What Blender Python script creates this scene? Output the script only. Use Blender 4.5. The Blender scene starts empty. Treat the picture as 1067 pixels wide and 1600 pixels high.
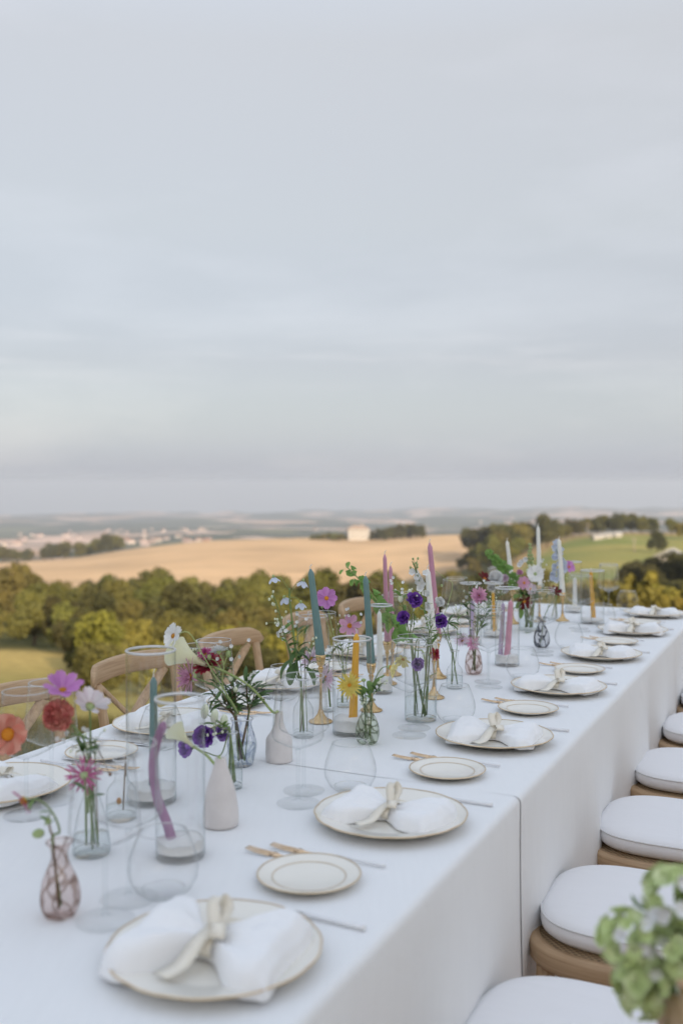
import bpy, bmesh, math, random
import numpy as np
from mathutils import Vector, Matrix, noise

PI = math.pi
rad = math.radians
R = random.Random(7)
sc = bpy.context.scene
COL = sc.collection

# ------------------------------------------------------------------ camera
FPX = 1556.0
EYE = Vector((0, 0, 1.38))
PITCH = math.atan(45 / FPX)
cam_d = bpy.data.cameras.new('camera')
cam = bpy.data.objects.new('camera', cam_d)
COL.objects.link(cam)
cam.location = EYE
cam.rotation_euler = (PI / 2 - PITCH, 0, 0)
cam_d.sensor_fit = 'HORIZONTAL'
cam_d.sensor_width = 24.0
cam_d.lens = 35.0
cam_d.clip_start = 0.05
cam_d.clip_end = 30000
cam_d.dof.use_dof = True
cam_d.dof.focus_distance = 2.62
cam_d.dof.aperture_fstop = 2.6
sc.camera = cam

# ------------------------------------------------------------------ sky, sun, exposure
SUN_EL = rad(18)
SUN_DIR = Vector((0.38, -0.92, 0)).normalized()          # horizontally towards the sun
SKY_STRENGTH = 0.1
world = bpy.data.worlds.new("World")
sc.world = world
world.use_nodes = True
wn = world.node_tree.nodes
wl = world.node_tree.links
wn.clear()
w_out = wn.new('ShaderNodeOutputWorld')
w_bg = wn.new('ShaderNodeBackground')
w_bg.inputs['Strength'].default_value = SKY_STRENGTH
w_tc = wn.new('ShaderNodeTexCoord')
w_sep = wn.new('ShaderNodeSeparateXYZ')
w_max = wn.new('ShaderNodeMath'); w_max.operation = 'MAXIMUM'; w_max.inputs[1].default_value = 0.015
w_com = wn.new('ShaderNodeCombineXYZ')
w_sky = wn.new('ShaderNodeTexSky')
w_sky.sky_type = 'NISHITA'
w_sky.sun_disc = False
w_sky.sun_elevation = SUN_EL
w_sky.sun_rotation = math.atan2(SUN_DIR.x, SUN_DIR.y)
w_sky.air_density = 1.0
w_sky.dust_density = 2.5
w_sky.ozone_density = 1.0
wl.new(w_tc.outputs['Generated'], w_sep.inputs[0])
wl.new(w_sep.outputs[2], w_max.inputs[0])
wl.new(w_sep.outputs[0], w_com.inputs[0]); wl.new(w_sep.outputs[1], w_com.inputs[1]); wl.new(w_max.outputs[0], w_com.inputs[2])
wl.new(w_com.outputs[0], w_sky.inputs['Vector'])
# the thin veil of high cloud
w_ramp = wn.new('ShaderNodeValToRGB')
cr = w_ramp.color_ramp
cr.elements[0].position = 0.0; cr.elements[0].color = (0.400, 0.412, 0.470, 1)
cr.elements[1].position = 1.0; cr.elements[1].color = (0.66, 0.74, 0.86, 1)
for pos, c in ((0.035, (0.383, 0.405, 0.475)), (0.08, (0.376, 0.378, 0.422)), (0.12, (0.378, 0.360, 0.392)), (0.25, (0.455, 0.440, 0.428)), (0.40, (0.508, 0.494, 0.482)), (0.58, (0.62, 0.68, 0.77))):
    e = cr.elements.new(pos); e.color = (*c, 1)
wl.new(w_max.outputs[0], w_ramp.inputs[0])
w_map = wn.new('ShaderNodeMapping')
w_map.inputs['Scale'].default_value = (1.5, 1.5, 6.0)
w_noise = wn.new('ShaderNodeTexNoise')
w_noise.inputs['Scale'].default_value = 1.7
w_noise.inputs['Detail'].default_value = 6
w_noise.inputs['Roughness'].default_value = 0.55
wl.new(w_tc.outputs['Generated'], w_map.inputs[0]); wl.new(w_map.outputs[0], w_noise.inputs['Vector'])
w_nr = wn.new('ShaderNodeMapRange')
w_nr.inputs['From Min'].default_value = 0.47; w_nr.inputs['From Max'].default_value = 0.74
w_nr.inputs['To Max'].default_value = 0.42
wl.new(w_noise.outputs[0], w_nr.inputs[0])
w_cl = wn.new('ShaderNodeMix'); w_cl.data_type = 'RGBA'
w_cl.inputs['B'].default_value = (0.62, 0.60, 0.615, 1)
# low streaks of evening cloud
w_map2 = wn.new('ShaderNodeMapping'); w_map2.inputs['Scale'].default_value = (2.6, 2.6, 34.0); w_map2.inputs['Location'].default_value = (0.37, 0.1, 0.6)
w_n2 = wn.new('ShaderNodeTexNoise'); w_n2.inputs['Scale'].default_value = 1.9; w_n2.inputs['Detail'].default_value = 7; w_n2.inputs['Roughness'].default_value = 0.6
wl.new(w_tc.outputs['Generated'], w_map2.inputs[0]); wl.new(w_map2.outputs[0], w_n2.inputs['Vector'])
w_r2 = wn.new('ShaderNodeMapRange'); w_r2.inputs['From Min'].default_value = 0.50; w_r2.inputs['From Max'].default_value = 0.70; w_r2.inputs['To Max'].default_value = 0.30
wl.new(w_n2.outputs[0], w_r2.inputs[0])
w_b = wn.new('ShaderNodeValToRGB'); be = w_b.color_ramp.elements
be[0].position = 0.085; be[0].color = (0, 0, 0, 1); be[1].position = 0.17; be[1].color = (0, 0, 0, 1)
e = be.new(0.118); e.color = (1, 1, 1, 1)
wl.new(w_sep.outputs[2], w_b.inputs[0])
w_m2 = wn.new('ShaderNodeMath'); w_m2.operation = 'MULTIPLY'; wl.new(w_r2.outputs[0], w_m2.inputs[0]); wl.new(w_b.outputs[0], w_m2.inputs[1])
w_c2 = wn.new('ShaderNodeMix'); w_c2.data_type = 'RGBA'; w_c2.inputs['B'].default_value = (0.64, 0.585, 0.595, 1)
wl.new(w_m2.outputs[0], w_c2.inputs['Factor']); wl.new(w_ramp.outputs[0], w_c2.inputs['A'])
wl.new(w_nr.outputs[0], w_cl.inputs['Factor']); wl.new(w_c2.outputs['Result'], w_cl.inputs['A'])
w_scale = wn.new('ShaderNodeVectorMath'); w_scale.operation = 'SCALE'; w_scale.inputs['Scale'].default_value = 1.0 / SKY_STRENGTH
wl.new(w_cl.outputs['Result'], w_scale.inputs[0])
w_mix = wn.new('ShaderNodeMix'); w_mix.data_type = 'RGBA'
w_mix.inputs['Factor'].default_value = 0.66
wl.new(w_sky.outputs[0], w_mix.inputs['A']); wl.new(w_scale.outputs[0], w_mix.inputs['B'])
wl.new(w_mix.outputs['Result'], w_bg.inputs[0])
wl.new(w_bg.outputs[0], w_out.inputs[0])

sun_d = bpy.data.lights.new('sun', 'SUN')
sun_d.energy = 4.4
sun_d.angle = rad(0.6)
sun_d.color = (1.0, 0.86, 0.68)
sun = bpy.data.objects.new('sun', sun_d)
COL.objects.link(sun)
sun_vec = (SUN_DIR * math.cos(SUN_EL) + Vector((0, 0, math.sin(SUN_EL))))
sun.rotation_euler = sun_vec.to_track_quat('Z', 'Y').to_euler()
sun.location = (0, 0, 30)

sc.view_settings.view_transform = 'Standard'
sc.view_settings.look = 'None'
sc.view_settings.exposure = 0.67
sc.view_settings.gamma = 1.0
sc.view_settings.use_curve_mapping = False
sc.render.engine = 'CYCLES'
cy = sc.cycles
cy.use_denoising = True
cy.use_adaptive_sampling = True
cy.adaptive_threshold = 0.015
cy.max_bounces = 7
cy.diffuse_bounces = 3
cy.glossy_bounces = 3
cy.transmission_bounces = 4
cy.transparent_max_bounces = 40
cy.volume_bounces = 0
cy.caustics_reflective = False
cy.caustics_refractive = False
cy.sample_clamp_indirect = 4

# ------------------------------------------------------------------ helpers
_F = Vector((0, math.cos(PITCH), -math.sin(PITCH)))
_U = Vector((0, math.sin(PITCH), math.cos(PITCH)))


def ray(px, py):
    return Vector((1, 0, 0)) * ((px - 533.5) / FPX) + _F + _U * ((800 - py) / FPX)


def on(px, py, h=0.7525):
    d = ray(px, py)
    return EYE + d * ((h - EYE.z) / d.z)


def at(px, py, depth):
    return EYE + ray(px, py) * depth


def depth_of(p):
    return (p - EYE).dot(_F)


TA = rad(25.85)
UU = Vector((math.sin(TA), math.cos(TA), 0))       # along the table, away from the camera
VV = Vector((math.cos(TA), -math.sin(TA), 0))      # across the table, towards the cushioned chairs


def tv(v, t, z=0.0):
    return VV * v + UU * t + Vector((0, 0, z))


TROT = math.atan2(VV.y, VV.x)                      # local +X = VV, local +Y = UU
VE_R, VE_L = -0.545, -1.665
SEAM1, SEAM2, TEND = 1.93, 3.93, 5.12


def ztop(t):
    return 0.7531 if SEAM1 < t < SEAM2 else 0.7525


class MB:
    def __init__(s):
        s.v = []; s.f = []; s.m = []

    def add(s, v, f, mat=None, mi=0):
        o = len(s.v)
        if mat is not None:
            v = [mat @ Vector(p) for p in v]
        s.v.extend([tuple(p) for p in v])
        s.f.extend([tuple(i + o for i in q) for q in f])
        s.m.extend([mi] * len(f))
        return s

    def mesh(s, name, mats, smooth=True):
        me = bpy.data.meshes.new(name)
        me.from_pydata(s.v, [], s.f)
        if not isinstance(mats, (list, tuple)):
            mats = [mats]
        for m in mats:
            me.materials.append(m)
        if len(mats) > 1:
            me.polygons.foreach_set('material_index', s.m)
        me.polygons.foreach_set('use_smooth', [smooth] * len(me.polygons))
        me.update()
        return me

    def obj(s, name, mats, parent=None, smooth=True, m=None):
        return link(name, s.mesh(name, mats, smooth), parent, m)


def link(name, me, parent=None, m=None):
    o = bpy.data.objects.new(name, me)
    COL.objects.link(o)
    if parent:
        o.parent = parent
    if m is not None:
        o.matrix_basis = m
    return o


def tag(o, label=None, cat=None, group=None, kind=None):
    if label: o['label'] = label
    if cat: o['category'] = cat
    if group: o['group'] = group
    if kind: o['kind'] = kind
    return o


def thing(name, label, cat, loc=(0, 0, 0), rz=0.0, group=None):
    o = bpy.data.objects.new(name, None)
    COL.objects.link(o)
    o.location = loc
    o.rotation_euler = (0, 0, rz)
    o.empty_display_size = 0.05
    return tag(o, label, cat, group)


def copy_tree(o, parent=None):
    c = o.copy()
    COL.objects.link(c)
    if parent:
        c.parent = parent
    for ch in list(o.children):
        copy_tree(ch, c)
    return c


def T(x, y=None, z=None):
    if y is None:
        return Matrix.Translation(Vector(x))
    return Matrix.Translation((x, y, z))


def RX(a): return Matrix.Rotation(a, 4, 'X')
def RY(a): return Matrix.Rotation(a, 4, 'Y')
def RZ(a): return Matrix.Rotation(a, 4, 'Z')


def SC(x, y=None, z=None):
    if y is None: y = z = x
    return Matrix.Diagonal((x, y, z, 1))


def face_m(d):
    """rotation taking +Z to direction d"""
    return Vector(d).normalized().to_track_quat('Z', 'Y').to_matrix().to_4x4()


def box(mb, lo, hi, mat=None, mi=0):
    x0, y0, z0 = lo; x1, y1, z1 = hi
    v = [(x0, y0, z0), (x1, y0, z0), (x1, y1, z0), (x0, y1, z0), (x0, y0, z1), (x1, y0, z1), (x1, y1, z1), (x0, y1, z1)]
    f = [(3, 2, 1, 0), (4, 5, 6, 7), (0, 1, 5, 4), (1, 2, 6, 5), (2, 3, 7, 6), (3, 0, 4, 7)]
    mb.add(v, f, mat, mi)


def lathe(mb, prof, n=32, mat=None, mi=0, wob=None, cap0=False, cap1=False):
    v = []; f = []
    k = len(prof)
    for r, z in prof:
        for j in range(n):
            a = 2 * PI * j / n
            rr = r if wob is None else r * wob(a, z)
            v.append((rr * math.cos(a), rr * math.sin(a), z))
    for i in range(k - 1):
        for j in range(n):
            j2 = (j + 1) % n
            f.append((i * n + j, i * n + j2, (i + 1) * n + j2, (i + 1) * n + j))
    if cap0: f.append(tuple(range(n - 1, -1, -1)))
    if cap1: f.append(tuple((k - 1) * n + j for j in range(n)))
    mb.add(v, f, mat, mi)


def tube(mb, pts, rr, n=8, mat=None, mi=0, cap=True, flat=None):
    pts = [Vector(p) for p in pts]
    k = len(pts)
    if not callable(rr):
        r0 = rr
        rr = lambda u: r0
    v = []; f = []
    up = None
    for i, p in enumerate(pts):
        t = (pts[min(i + 1, k - 1)] - pts[max(i - 1, 0)])
        if t.length < 1e-9: t = Vector((0, 0, 1))
        t.normalize()
        if up is None:
            up = t.orthogonal().normalized()
        up = up - t * up.dot(t)
        if up.length < 1e-6: up = t.orthogonal()
        up.normalize()
        side = t.cross(up)
        r = rr(i / (k - 1))
        for j in range(n):
            a = 2 * PI * j / n
            v.append(p + (up * math.cos(a) + side * math.sin(a) * (flat or 1)) * r)
    for i in range(k - 1):
        for j in range(n):
            j2 = (j + 1) % n
            f.append((i * n + j, i * n + j2, (i + 1) * n + j2, (i + 1) * n + j))
    if cap:
        f.append(tuple(range(n - 1, -1, -1))); f.append(tuple((k - 1) * n + j for j in range(n)))
    mb.add(v, f, mat, mi)


def curve(pts, n=14):
    """Catmull-Rom through points"""
    P = [Vector(p) for p in pts]
    P = [P[0] * 2 - P[1]] + P + [P[-1] * 2 - P[-2]]
    out = []
    segs = len(P) - 3
    for s in range(segs):
        a, b, c, d = P[s:s + 4]
        m = max(2, n // segs)
        for i in range(m + (1 if s == segs - 1 else 0)):
            u = i / m
            out.append(0.5 * ((2 * b) + (c - a) * u + (2 * a - 5 * b + 4 * c - d) * u * u + (3 * b - a - 3 * c + d) * u ** 3))
    return out


def ball(mb, c, r, n=10, k=6, mat=None, mi=0, sz=1.0):
    prof = [(max(1e-4, r * math.sin(PI * i / k)), c[2] - r * sz * math.cos(PI * i / k)) for i in range(k + 1)]
    m = T(c[0], c[1], 0)
    lathe(mb, prof, n, m if mat is None else mat @ m, mi)


# ------------------------------------------------------------------ materials
def nodes_of(name):
    m = bpy.data.materials.new(name)
    m.use_nodes = True
    nt = m.node_tree
    return m, nt.nodes, nt.links, nt.nodes['Principled BSDF']


def mixrgb(n, l, fac, a, b, mode='MIX'):
    x = n.new('ShaderNodeMix'); x.data_type = 'RGBA'; x.blend_type = mode
    for key, val in (('Factor', fac), ('A', a), ('B', b)):
        if hasattr(val, 'links'): l.new(val, x.inputs[key])
        elif key == 'Factor': x.inputs[key].default_value = val
        else: x.inputs[key].default_value = (*val[:3], 1)
    return x.outputs['Result']


def pmat(name, c1, c2=None, scale=20, rough=0.6, metal=0.0, spec=0.5, bump=0.0, bscale=None, detail=4, sss=0.0, trans=0.0,
         stretch=(1, 1, 1), vary=0.0, sheen=0.0, coord='Object'):
    m, n, l, p = nodes_of(name)
    p.inputs['Roughness'].default_value = rough
    p.inputs['Metallic'].default_value = metal
    p.inputs['Specular IOR Level'].default_value = spec
    tc = n.new('ShaderNodeTexCoord'); mp = n.new('ShaderNodeMapping')
    mp.inputs['Scale'].default_value = stretch
    l.new(tc.outputs[coord], mp.inputs[0])
    col = None
    if c2 is not None:
        ns = n.new('ShaderNodeTexNoise'); ns.inputs['Scale'].default_value = scale; ns.inputs['Detail'].default_value = detail
        l.new(mp.outputs[0], ns.inputs['Vector'])
        mr = n.new('ShaderNodeMapRange'); mr.inputs['From Min'].default_value = 0.33; mr.inputs['From Max'].default_value = 0.67
        l.new(ns.outputs[0], mr.inputs[0])
        col = mixrgb(n, l, mr.outputs[0], c1, c2)
    if vary:
        oi = n.new('ShaderNodeObjectInfo')
        hs = n.new('ShaderNodeHueSaturation')
        v1 = n.new('ShaderNodeMapRange'); v1.inputs['To Min'].default_value = 1 - vary; v1.inputs['To Max'].default_value = 1 + vary
        l.new(oi.outputs['Random'], v1.inputs[0])
        l.new(v1.outputs[0], hs.inputs['Value'])
        wn_ = n.new('ShaderNodeTexWhiteNoise'); wn_.noise_dimensions = '1D'
        l.new(oi.outputs['Random'], wn_.inputs['W'])
        v2 = n.new('ShaderNodeMapRange'); v2.inputs['To Min'].default_value = 0.5 - vary * 0.12; v2.inputs['To Max'].default_value = 0.5 + vary * 0.06
        l.new(wn_.outputs['Value'], v2.inputs[0]); l.new(v2.outputs[0], hs.inputs['Hue'])
        if col is None: hs.inputs['Color'].default_value = (*c1, 1)
        else: l.new(col, hs.inputs['Color'])
        col = hs.outputs[0]
    if col is None: p.inputs['Base Color'].default_value = (*c1, 1)
    else: l.new(col, p.inputs['Base Color'])
    if bump:
        nb = n.new('ShaderNodeTexNoise'); nb.inputs['Scale'].default_value = bscale or scale * 4; nb.inputs['Detail'].default_value = 3
        l.new(mp.outputs[0], nb.inputs['Vector'])
        b = n.new('ShaderNodeBump'); b.inputs['Strength'].default_value = bump; b.inputs['Distance'].default_value = 0.002
        l.new(nb.outputs[0], b.inputs['Height']); l.new(b.outputs[0], p.inputs['Normal'])
    if sss:
        p.inputs['Subsurface Weight'].default_value = sss
        p.inputs['Subsurface Radius'].default_value = (0.01, 0.006, 0.004)
        p.inputs['Subsurface Scale'].default_value = 0.3
    if trans:
        tr = n.new('ShaderNodeBsdfTranslucent'); ms = n.new('ShaderNodeMixShader')
        ms.inputs[0].default_value = trans
        if col is None: tr.inputs[0].default_value = (*c1, 1)
        else: l.new(col, tr.inputs[0])
        l.new(p.outputs[0], ms.inputs[1]); l.new(tr.outputs[0], ms.inputs[2])
        l.new(ms.outputs[0], n['Material Output'].inputs[0])
    if sheen:
        p.inputs['Sheen Weight'].default_value = sheen
    return m


def fabric(name, c, weave=900, crease=0.5, amt=0.25):
    """woven cloth: fine weave and soft creases"""
    m, n, l, p = nodes_of(name)
    p.inputs['Roughness'].default_value = 0.92
    p.inputs['Specular IOR Level'].default_value = 0.15
    tc = n.new('ShaderNodeTexCoord')
    w1 = n.new('ShaderNodeTexWave'); w1.bands_direction = 'X'; w1.inputs['Scale'].default_value = weave / 6; w1.inputs['Distortion'].default_value = 1.5
    w2 = n.new('ShaderNodeTexWave'); w2.bands_direction = 'Y'; w2.inputs['Scale'].default_value = weave / 6; w2.inputs['Distortion'].default_value = 1.5
    ad = n.new('ShaderNodeMath'); ad.operation = 'ADD'
    for w, i in ((w1, 0), (w2, 1)):
        l.new(tc.outputs['Object'], w.inputs['Vector']); l.new(w.outputs['Fac'], ad.inputs[i])
    slub = n.new('ShaderNodeTexNoise'); slub.inputs['Scale'].default_value = 9; slub.inputs['Detail'].default_value = 5
    mp = n.new('ShaderNodeMapping'); mp.inputs['Scale'].default_value = (14, 1.2, 1.2)
    l.new(tc.outputs['Object'], mp.inputs[0]); l.new(mp.outputs[0], slub.inputs['Vector'])
    colr = mixrgb(n, l, slub.outputs[0], tuple(x * 0.97 for x in c), tuple(min(1, x * 1.02) for x in c))
    l.new(colr, p.inputs['Base Color'])
    b1 = n.new('ShaderNodeBump'); b1.inputs['Strength'].default_value = amt; b1.inputs['Distance'].default_value = 0.0006
    l.new(ad.outputs[0], b1.inputs['Height'])
    cn = n.new('ShaderNodeTexNoise'); cn.inputs['Scale'].default_value = 7; cn.inputs['Detail'].default_value = 3; cn.inputs['Distortion'].default_value = 0.6
    l.new(tc.outputs['Object'], cn.inputs['Vector'])
    b2 = n.new('ShaderNodeBump'); b2.inputs['Strength'].default_value = crease; b2.inputs['Distance'].default_value = 0.006
    l.new(cn.outputs[0], b2.inputs['Height']); l.new(b1.outputs[0], b2.inputs['Normal'])
    l.new(b2.outputs[0], p.inputs['Normal'])
    return m


def glass(name, tint=(0.992, 0.995, 0.995), edge=(0.62, 0.69, 0.70), base=0.06, graze=0.8, swirl=None, rough=0.0):
    """thin clear glass: lets light straight through, reflects more and darkens towards grazing angles"""
    m = bpy.data.materials.new(name); m.use_nodes = True
    n = m.node_tree.nodes; l = m.node_tree.links; n.clear()
    out = n.new('ShaderNodeOutputMaterial'); mix = n.new('ShaderNodeMixShader')
    tr = n.new('ShaderNodeBsdfTransparent'); gl = n.new('ShaderNodeBsdfGlossy')
    gl.inputs['Roughness'].default_value = rough
    lw = n.new('ShaderNodeLayerWeight'); lw.inputs['Blend'].default_value = 0.5
    p3 = n.new('ShaderNodeMath'); p3.operation = 'POWER'; p3.inputs[1].default_value = 4.0
    l.new(lw.outputs['Facing'], p3.inputs[0])
    p5 = n.new('ShaderNodeMath'); p5.operation = 'POWER'; p5.inputs[1].default_value = 4.5
    l.new(lw.outputs['Facing'], p5.inputs[0])
    fr = n.new('ShaderNodeMath'); fr.operation = 'MULTIPLY_ADD'; fr.inputs[1].default_value = graze; fr.inputs[2].default_value = base
    l.new(p5.outputs[0], fr.inputs[0])
    c = mixrgb(n, l, p3.outputs[0], tint, edge)
    if swirl:
        ca, cb, sc_, tw = swirl
        tc = n.new('ShaderNodeTexCoord')
        # bands that wind round the vase
        sx = n.new('ShaderNodeSeparateXYZ'); l.new(tc.outputs['Object'], sx.inputs[0])
        an = n.new('ShaderNodeMath'); an.operation = 'ARCTAN2'; l.new(sx.outputs[1], an.inputs[0]); l.new(sx.outputs[0], an.inputs[1])
        tz = n.new('ShaderNodeMath'); tz.operation = 'MULTIPLY'; tz.inputs[1].default_value = tw; l.new(sx.outputs[2], tz.inputs[0])
        su = n.new('ShaderNodeMath'); su.operation = 'ADD'; l.new(an.outputs[0], su.inputs[0]); l.new(tz.outputs[0], su.inputs[1])
        nz = n.new('ShaderNodeTexNoise'); nz.inputs['Scale'].default_value = 24; nz.inputs['Detail'].default_value = 2; l.new(tc.outputs['Object'], nz.inputs['Vector'])
        nm = n.new('ShaderNodeMath'); nm.operation = 'MULTIPLY_ADD'; nm.inputs[1].default_value = 3.2; l.new(nz.outputs[0], nm.inputs[0]); l.new(su.outputs[0], nm.inputs[2])
        mu = n.new('ShaderNodeMath'); mu.operation = 'MULTIPLY'; mu.inputs[1].default_value = sc_; l.new(nm.outputs[0], mu.inputs[0])
        sn = n.new('ShaderNodeMath'); sn.operation = 'SINE'; l.new(mu.outputs[0], sn.inputs[0])
        mr = n.new('ShaderNodeMapRange'); mr.inputs['From Min'].default_value = 0.25; mr.inputs['From Max'].default_value = 1.0
        l.new(sn.outputs[0], mr.inputs[0])
        cs = mixrgb(n, l, mr.outputs[0], ca, cb)
        c = mixrgb(n, l, 1.0, c, cs, 'MULTIPLY')
    l.new(c, tr.inputs[0])
    l.new(fr.outputs[0], mix.inputs[0]); l.new(tr.outputs[0], mix.inputs[1]); l.new(gl.outputs[0], mix.inputs[2])
    l.new(mix.outputs[0], out.inputs[0])
    return m


M = {}
M['cloth'] = fabric('table_linen', (0.86, 0.865, 0.87), crease=0.6)
M['napkin'] = fabric('napkin_linen', (0.90, 0.90, 0.905), weave=1400, crease=0.55, amt=0.15)
M['cushion'] = fabric('cushion_canvas', (0.90, 0.89, 0.90), weave=1100, crease=0.25, amt=0.2)
M['piping'] = pmat('cushion_piping', (0.74, 0.73, 0.73), (0.80, 0.79, 0.78), 200, rough=0.9)
M['ribbon'] = pmat('cream_ribbon', (0.95, 0.90, 0.79), (0.92, 0.86, 0.74), 30, rough=0.4, trans=0.15, bump=0.3, bscale=400, stretch=(1, 1, 1))
M['porcelain'] = pmat('cream_porcelain', (0.83, 0.80, 0.725), (0.855, 0.825, 0.76), 8, rough=0.18, spec=0.5)
M['gilt'] = pmat('gilt', (0.78, 0.64, 0.45), (0.68, 0.52, 0.34), 60, rough=0.35, metal=0.6)
M['copper'] = pmat('rose_gold', (0.86, 0.66, 0.46), (0.80, 0.58, 0.38), 80, rough=0.25, metal=1.0)
M['handle'] = pmat('pale_handle', (0.86, 0.86, 0.87), (0.82, 0.82, 0.84), 60, rough=0.2, metal=0.1)
M['steel'] = pmat('steel', (0.84, 0.84, 0.85), (0.78, 0.78, 0.80), 90, rough=0.2, metal=1.0)
M['brass'] = pmat('brass', (0.70, 0.50, 0.26), (0.56, 0.38, 0.18), 70, rough=0.24, metal=1.0)
M['glass'] = glass('clear_glass')
M['thick'] = glass('thick_glass', (0.98, 0.99, 0.99), (0.70, 0.76, 0.76), 0.10, 0.8)
M['rim'] = glass('glass_rim', (0.96, 0.97, 0.97), (0.82, 0.86, 0.86), 0.72, 0.25, rough=0.3)
M['fine'] = glass('fine_glass', (0.997, 0.998, 0.998), (0.80, 0.83, 0.835), 0.04, 0.8)
M['foot'] = glass('foot_glass', (0.998, 0.999, 0.999), (0.94, 0.95, 0.95), 0.02, 0.35)
M['stemglass'] = glass('stem_glass', (0.99, 0.995, 0.995), (0.74, 0.78, 0.79), 0.05, 0.8)
M['pinkglass'] = glass('pink_glass', (0.955, 0.91, 0.905), (0.56, 0.45, 0.44), 0.06, 0.6, ((0.97, 0.945, 0.93), (0.56, 0.47, 0.42), 5.0, 34))
M['greenglass'] = glass('green_swirl_glass', (0.93, 0.95, 0.91), (0.50, 0.54, 0.46), 0.06, 0.6, ((0.95, 0.965, 0.93), (0.40, 0.43, 0.34), 6.0, 48))
M['stripeglass'] = glass('striped_glass', (0.9, 0.9, 0.9), (0.5, 0.5, 0.5), 0.05, 0.6, ((0.93, 0.93, 0.94), (0.10, 0.11, 0.13), 5.0, 22))
M['blueglass'] = glass('blue_line_glass', (0.95, 0.96, 0.97), (0.55, 0.60, 0.66), 0.06, 0.6, ((0.99, 0.99, 0.99), (0.62, 0.66, 0.76), 8.0, 6))
M['ceramic'] = pmat('unglazed_ceramic', (0.74, 0.70, 0.68), (0.69, 0.65, 0.63), 40, rough=0.85, bump=0.25, bscale=180)
M['sand'] = pmat('white_sand', (0.92, 0.91, 0.89), (0.86, 0.85, 0.83), 300, rough=1.0, bump=1.0, bscale=500)
M['water'] = glass('water', (0.95, 0.97, 0.97), (0.8, 0.86, 0.86), 0.06, 0.4)
for k, c in dict(teal=(0.145, 0.255, 0.25), yellow=(0.80, 0.42, 0.035), mauve=(0.58, 0.29, 0.40), purple=(0.37, 0.20, 0.34), white=(0.88, 0.88, 0.83),
                 lavender=(0.50, 0.40, 0.56), pink=(0.66, 0.33, 0.42)).items():
    M['wax_' + k] = pmat(k + '_wax', c, tuple(x * 0.9 for x in c), 30, rough=0.42, sss=0.15)
M['wick'] = pmat('wick', (0.82, 0.80, 0.74), (0.7, 0.68, 0.62), 300, rough=0.9)
M['oak'] = pmat('limed_oak', (0.47, 0.325, 0.20), (0.36, 0.235, 0.135), 9, rough=0.55, stretch=(2, 2, 2), bump=0.25, bscale=60, detail=8)
M['rattan'] = None


def wood(name, a, b, c, st=(3, 22, 22)):
    m, n, l, p = nodes_of(name)
    tc = n.new('ShaderNodeTexCoord'); mp = n.new('ShaderNodeMapping'); mp.inputs['Scale'].default_value = st
    l.new(tc.outputs['Object'], mp.inputs[0])
    n1 = n.new('ShaderNodeTexNoise'); n1.inputs['Scale'].default_value = 3.0; n1.inputs['Detail'].default_value = 8; n1.inputs['Distortion'].default_value = 0.7
    l.new(mp.outputs[0], n1.inputs['Vector'])
    r = n.new('ShaderNodeValToRGB'); r.color_ramp.elements[0].position = 0.3; r.color_ramp.elements[1].position = 0.72
    r.color_ramp.elements[0].color = (*a, 1); r.color_ramp.elements[1].color = (*c, 1)
    e = r.color_ramp.elements.new(0.5); e.color = (*b, 1)
    l.new(n1.outputs[0], r.inputs[0]); l.new(r.outputs[0], p.inputs['Base Color'])
    p.inputs['Roughness'].default_value = 0.55
    b_ = n.new('ShaderNodeBump'); b_.inputs['Strength'].default_value = 0.2; b_.inputs['Distance'].default_value = 0.002
    l.new(n1.outputs[0], b_.inputs['Height']); l.new(b_.outputs[0], p.inputs['Normal'])
    return m


M['oak'] = wood('limed_oak', (0.40, 0.255, 0.14), (0.50, 0.335, 0.195), (0.58, 0.41, 0.25), (2.2, 2.2, 48))
M['oak_post'] = wood('limed_oak_post', (0.40, 0.255, 0.14), (0.50, 0.335, 0.195), (0.58, 0.41, 0.25), (40, 40, 2.5))


def rattan_mat():
    m, n, l, p = nodes_of('woven_rattan')
    tc = n.new('ShaderNodeTexCoord')
    ck = n.new('ShaderNodeTexChecker'); ck.inputs['Scale'].default_value = 150
    l.new(tc.outputs['Object'], ck.inputs['Vector'])
    ns = n.new('ShaderNodeTexNoise'); ns.inputs['Scale'].default_value = 220
    l.new(tc.outputs['Object'], ns.inputs['Vector'])
    a = mixrgb(n, l, ck.outputs['Fac'], (0.09, 0.05, 0.025), (0.50, 0.36, 0.20))
    b = mixrgb(n, l, ns.outputs[0], a, (0.30, 0.19, 0.10))
    l.new(b, p.inputs['Base Color']); p.inputs['Roughness'].default_value = 0.7
    bp = n.new('ShaderNodeBump'); bp.inputs['Distance'].default_value = 0.003; l.new(ck.outputs['Fac'], bp.inputs['Height']); l.new(bp.outputs[0], p.inputs['Normal'])
    return m


M['rattan'] = rattan_mat()
M['felt'] = pmat('grey_glide', (0.6, 0.6, 0.58), rough=0.8)
# plants
M['stem'] = pmat('green_stem', (0.12, 0.20, 0.06), (0.20, 0.26, 0.09), 40, rough=0.5)
M['stem_pale'] = pmat('pale_stem', (0.36, 0.44, 0.17), (0.28, 0.37, 0.13), 40, rough=0.45)
M['stem_brown'] = pmat('brown_stem', (0.17, 0.11, 0.06), (0.24, 0.17, 0.10), 40, rough=0.7)
M['leaf'] = pmat('leaf_green', (0.06, 0.12, 0.035), (0.10, 0.18, 0.05), 60, rough=0.45, trans=0.3)
M['leaf_mid'] = pmat('leaf_mid_green', (0.13, 0.24, 0.05), (0.19, 0.31, 0.08), 60, rough=0.45, trans=0.35)
M['leaf_lime'] = pmat('leaf_lime', (0.26, 0.42, 0.10), (0.18, 0.34, 0.07), 60, rough=0.5, trans=0.4)


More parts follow.
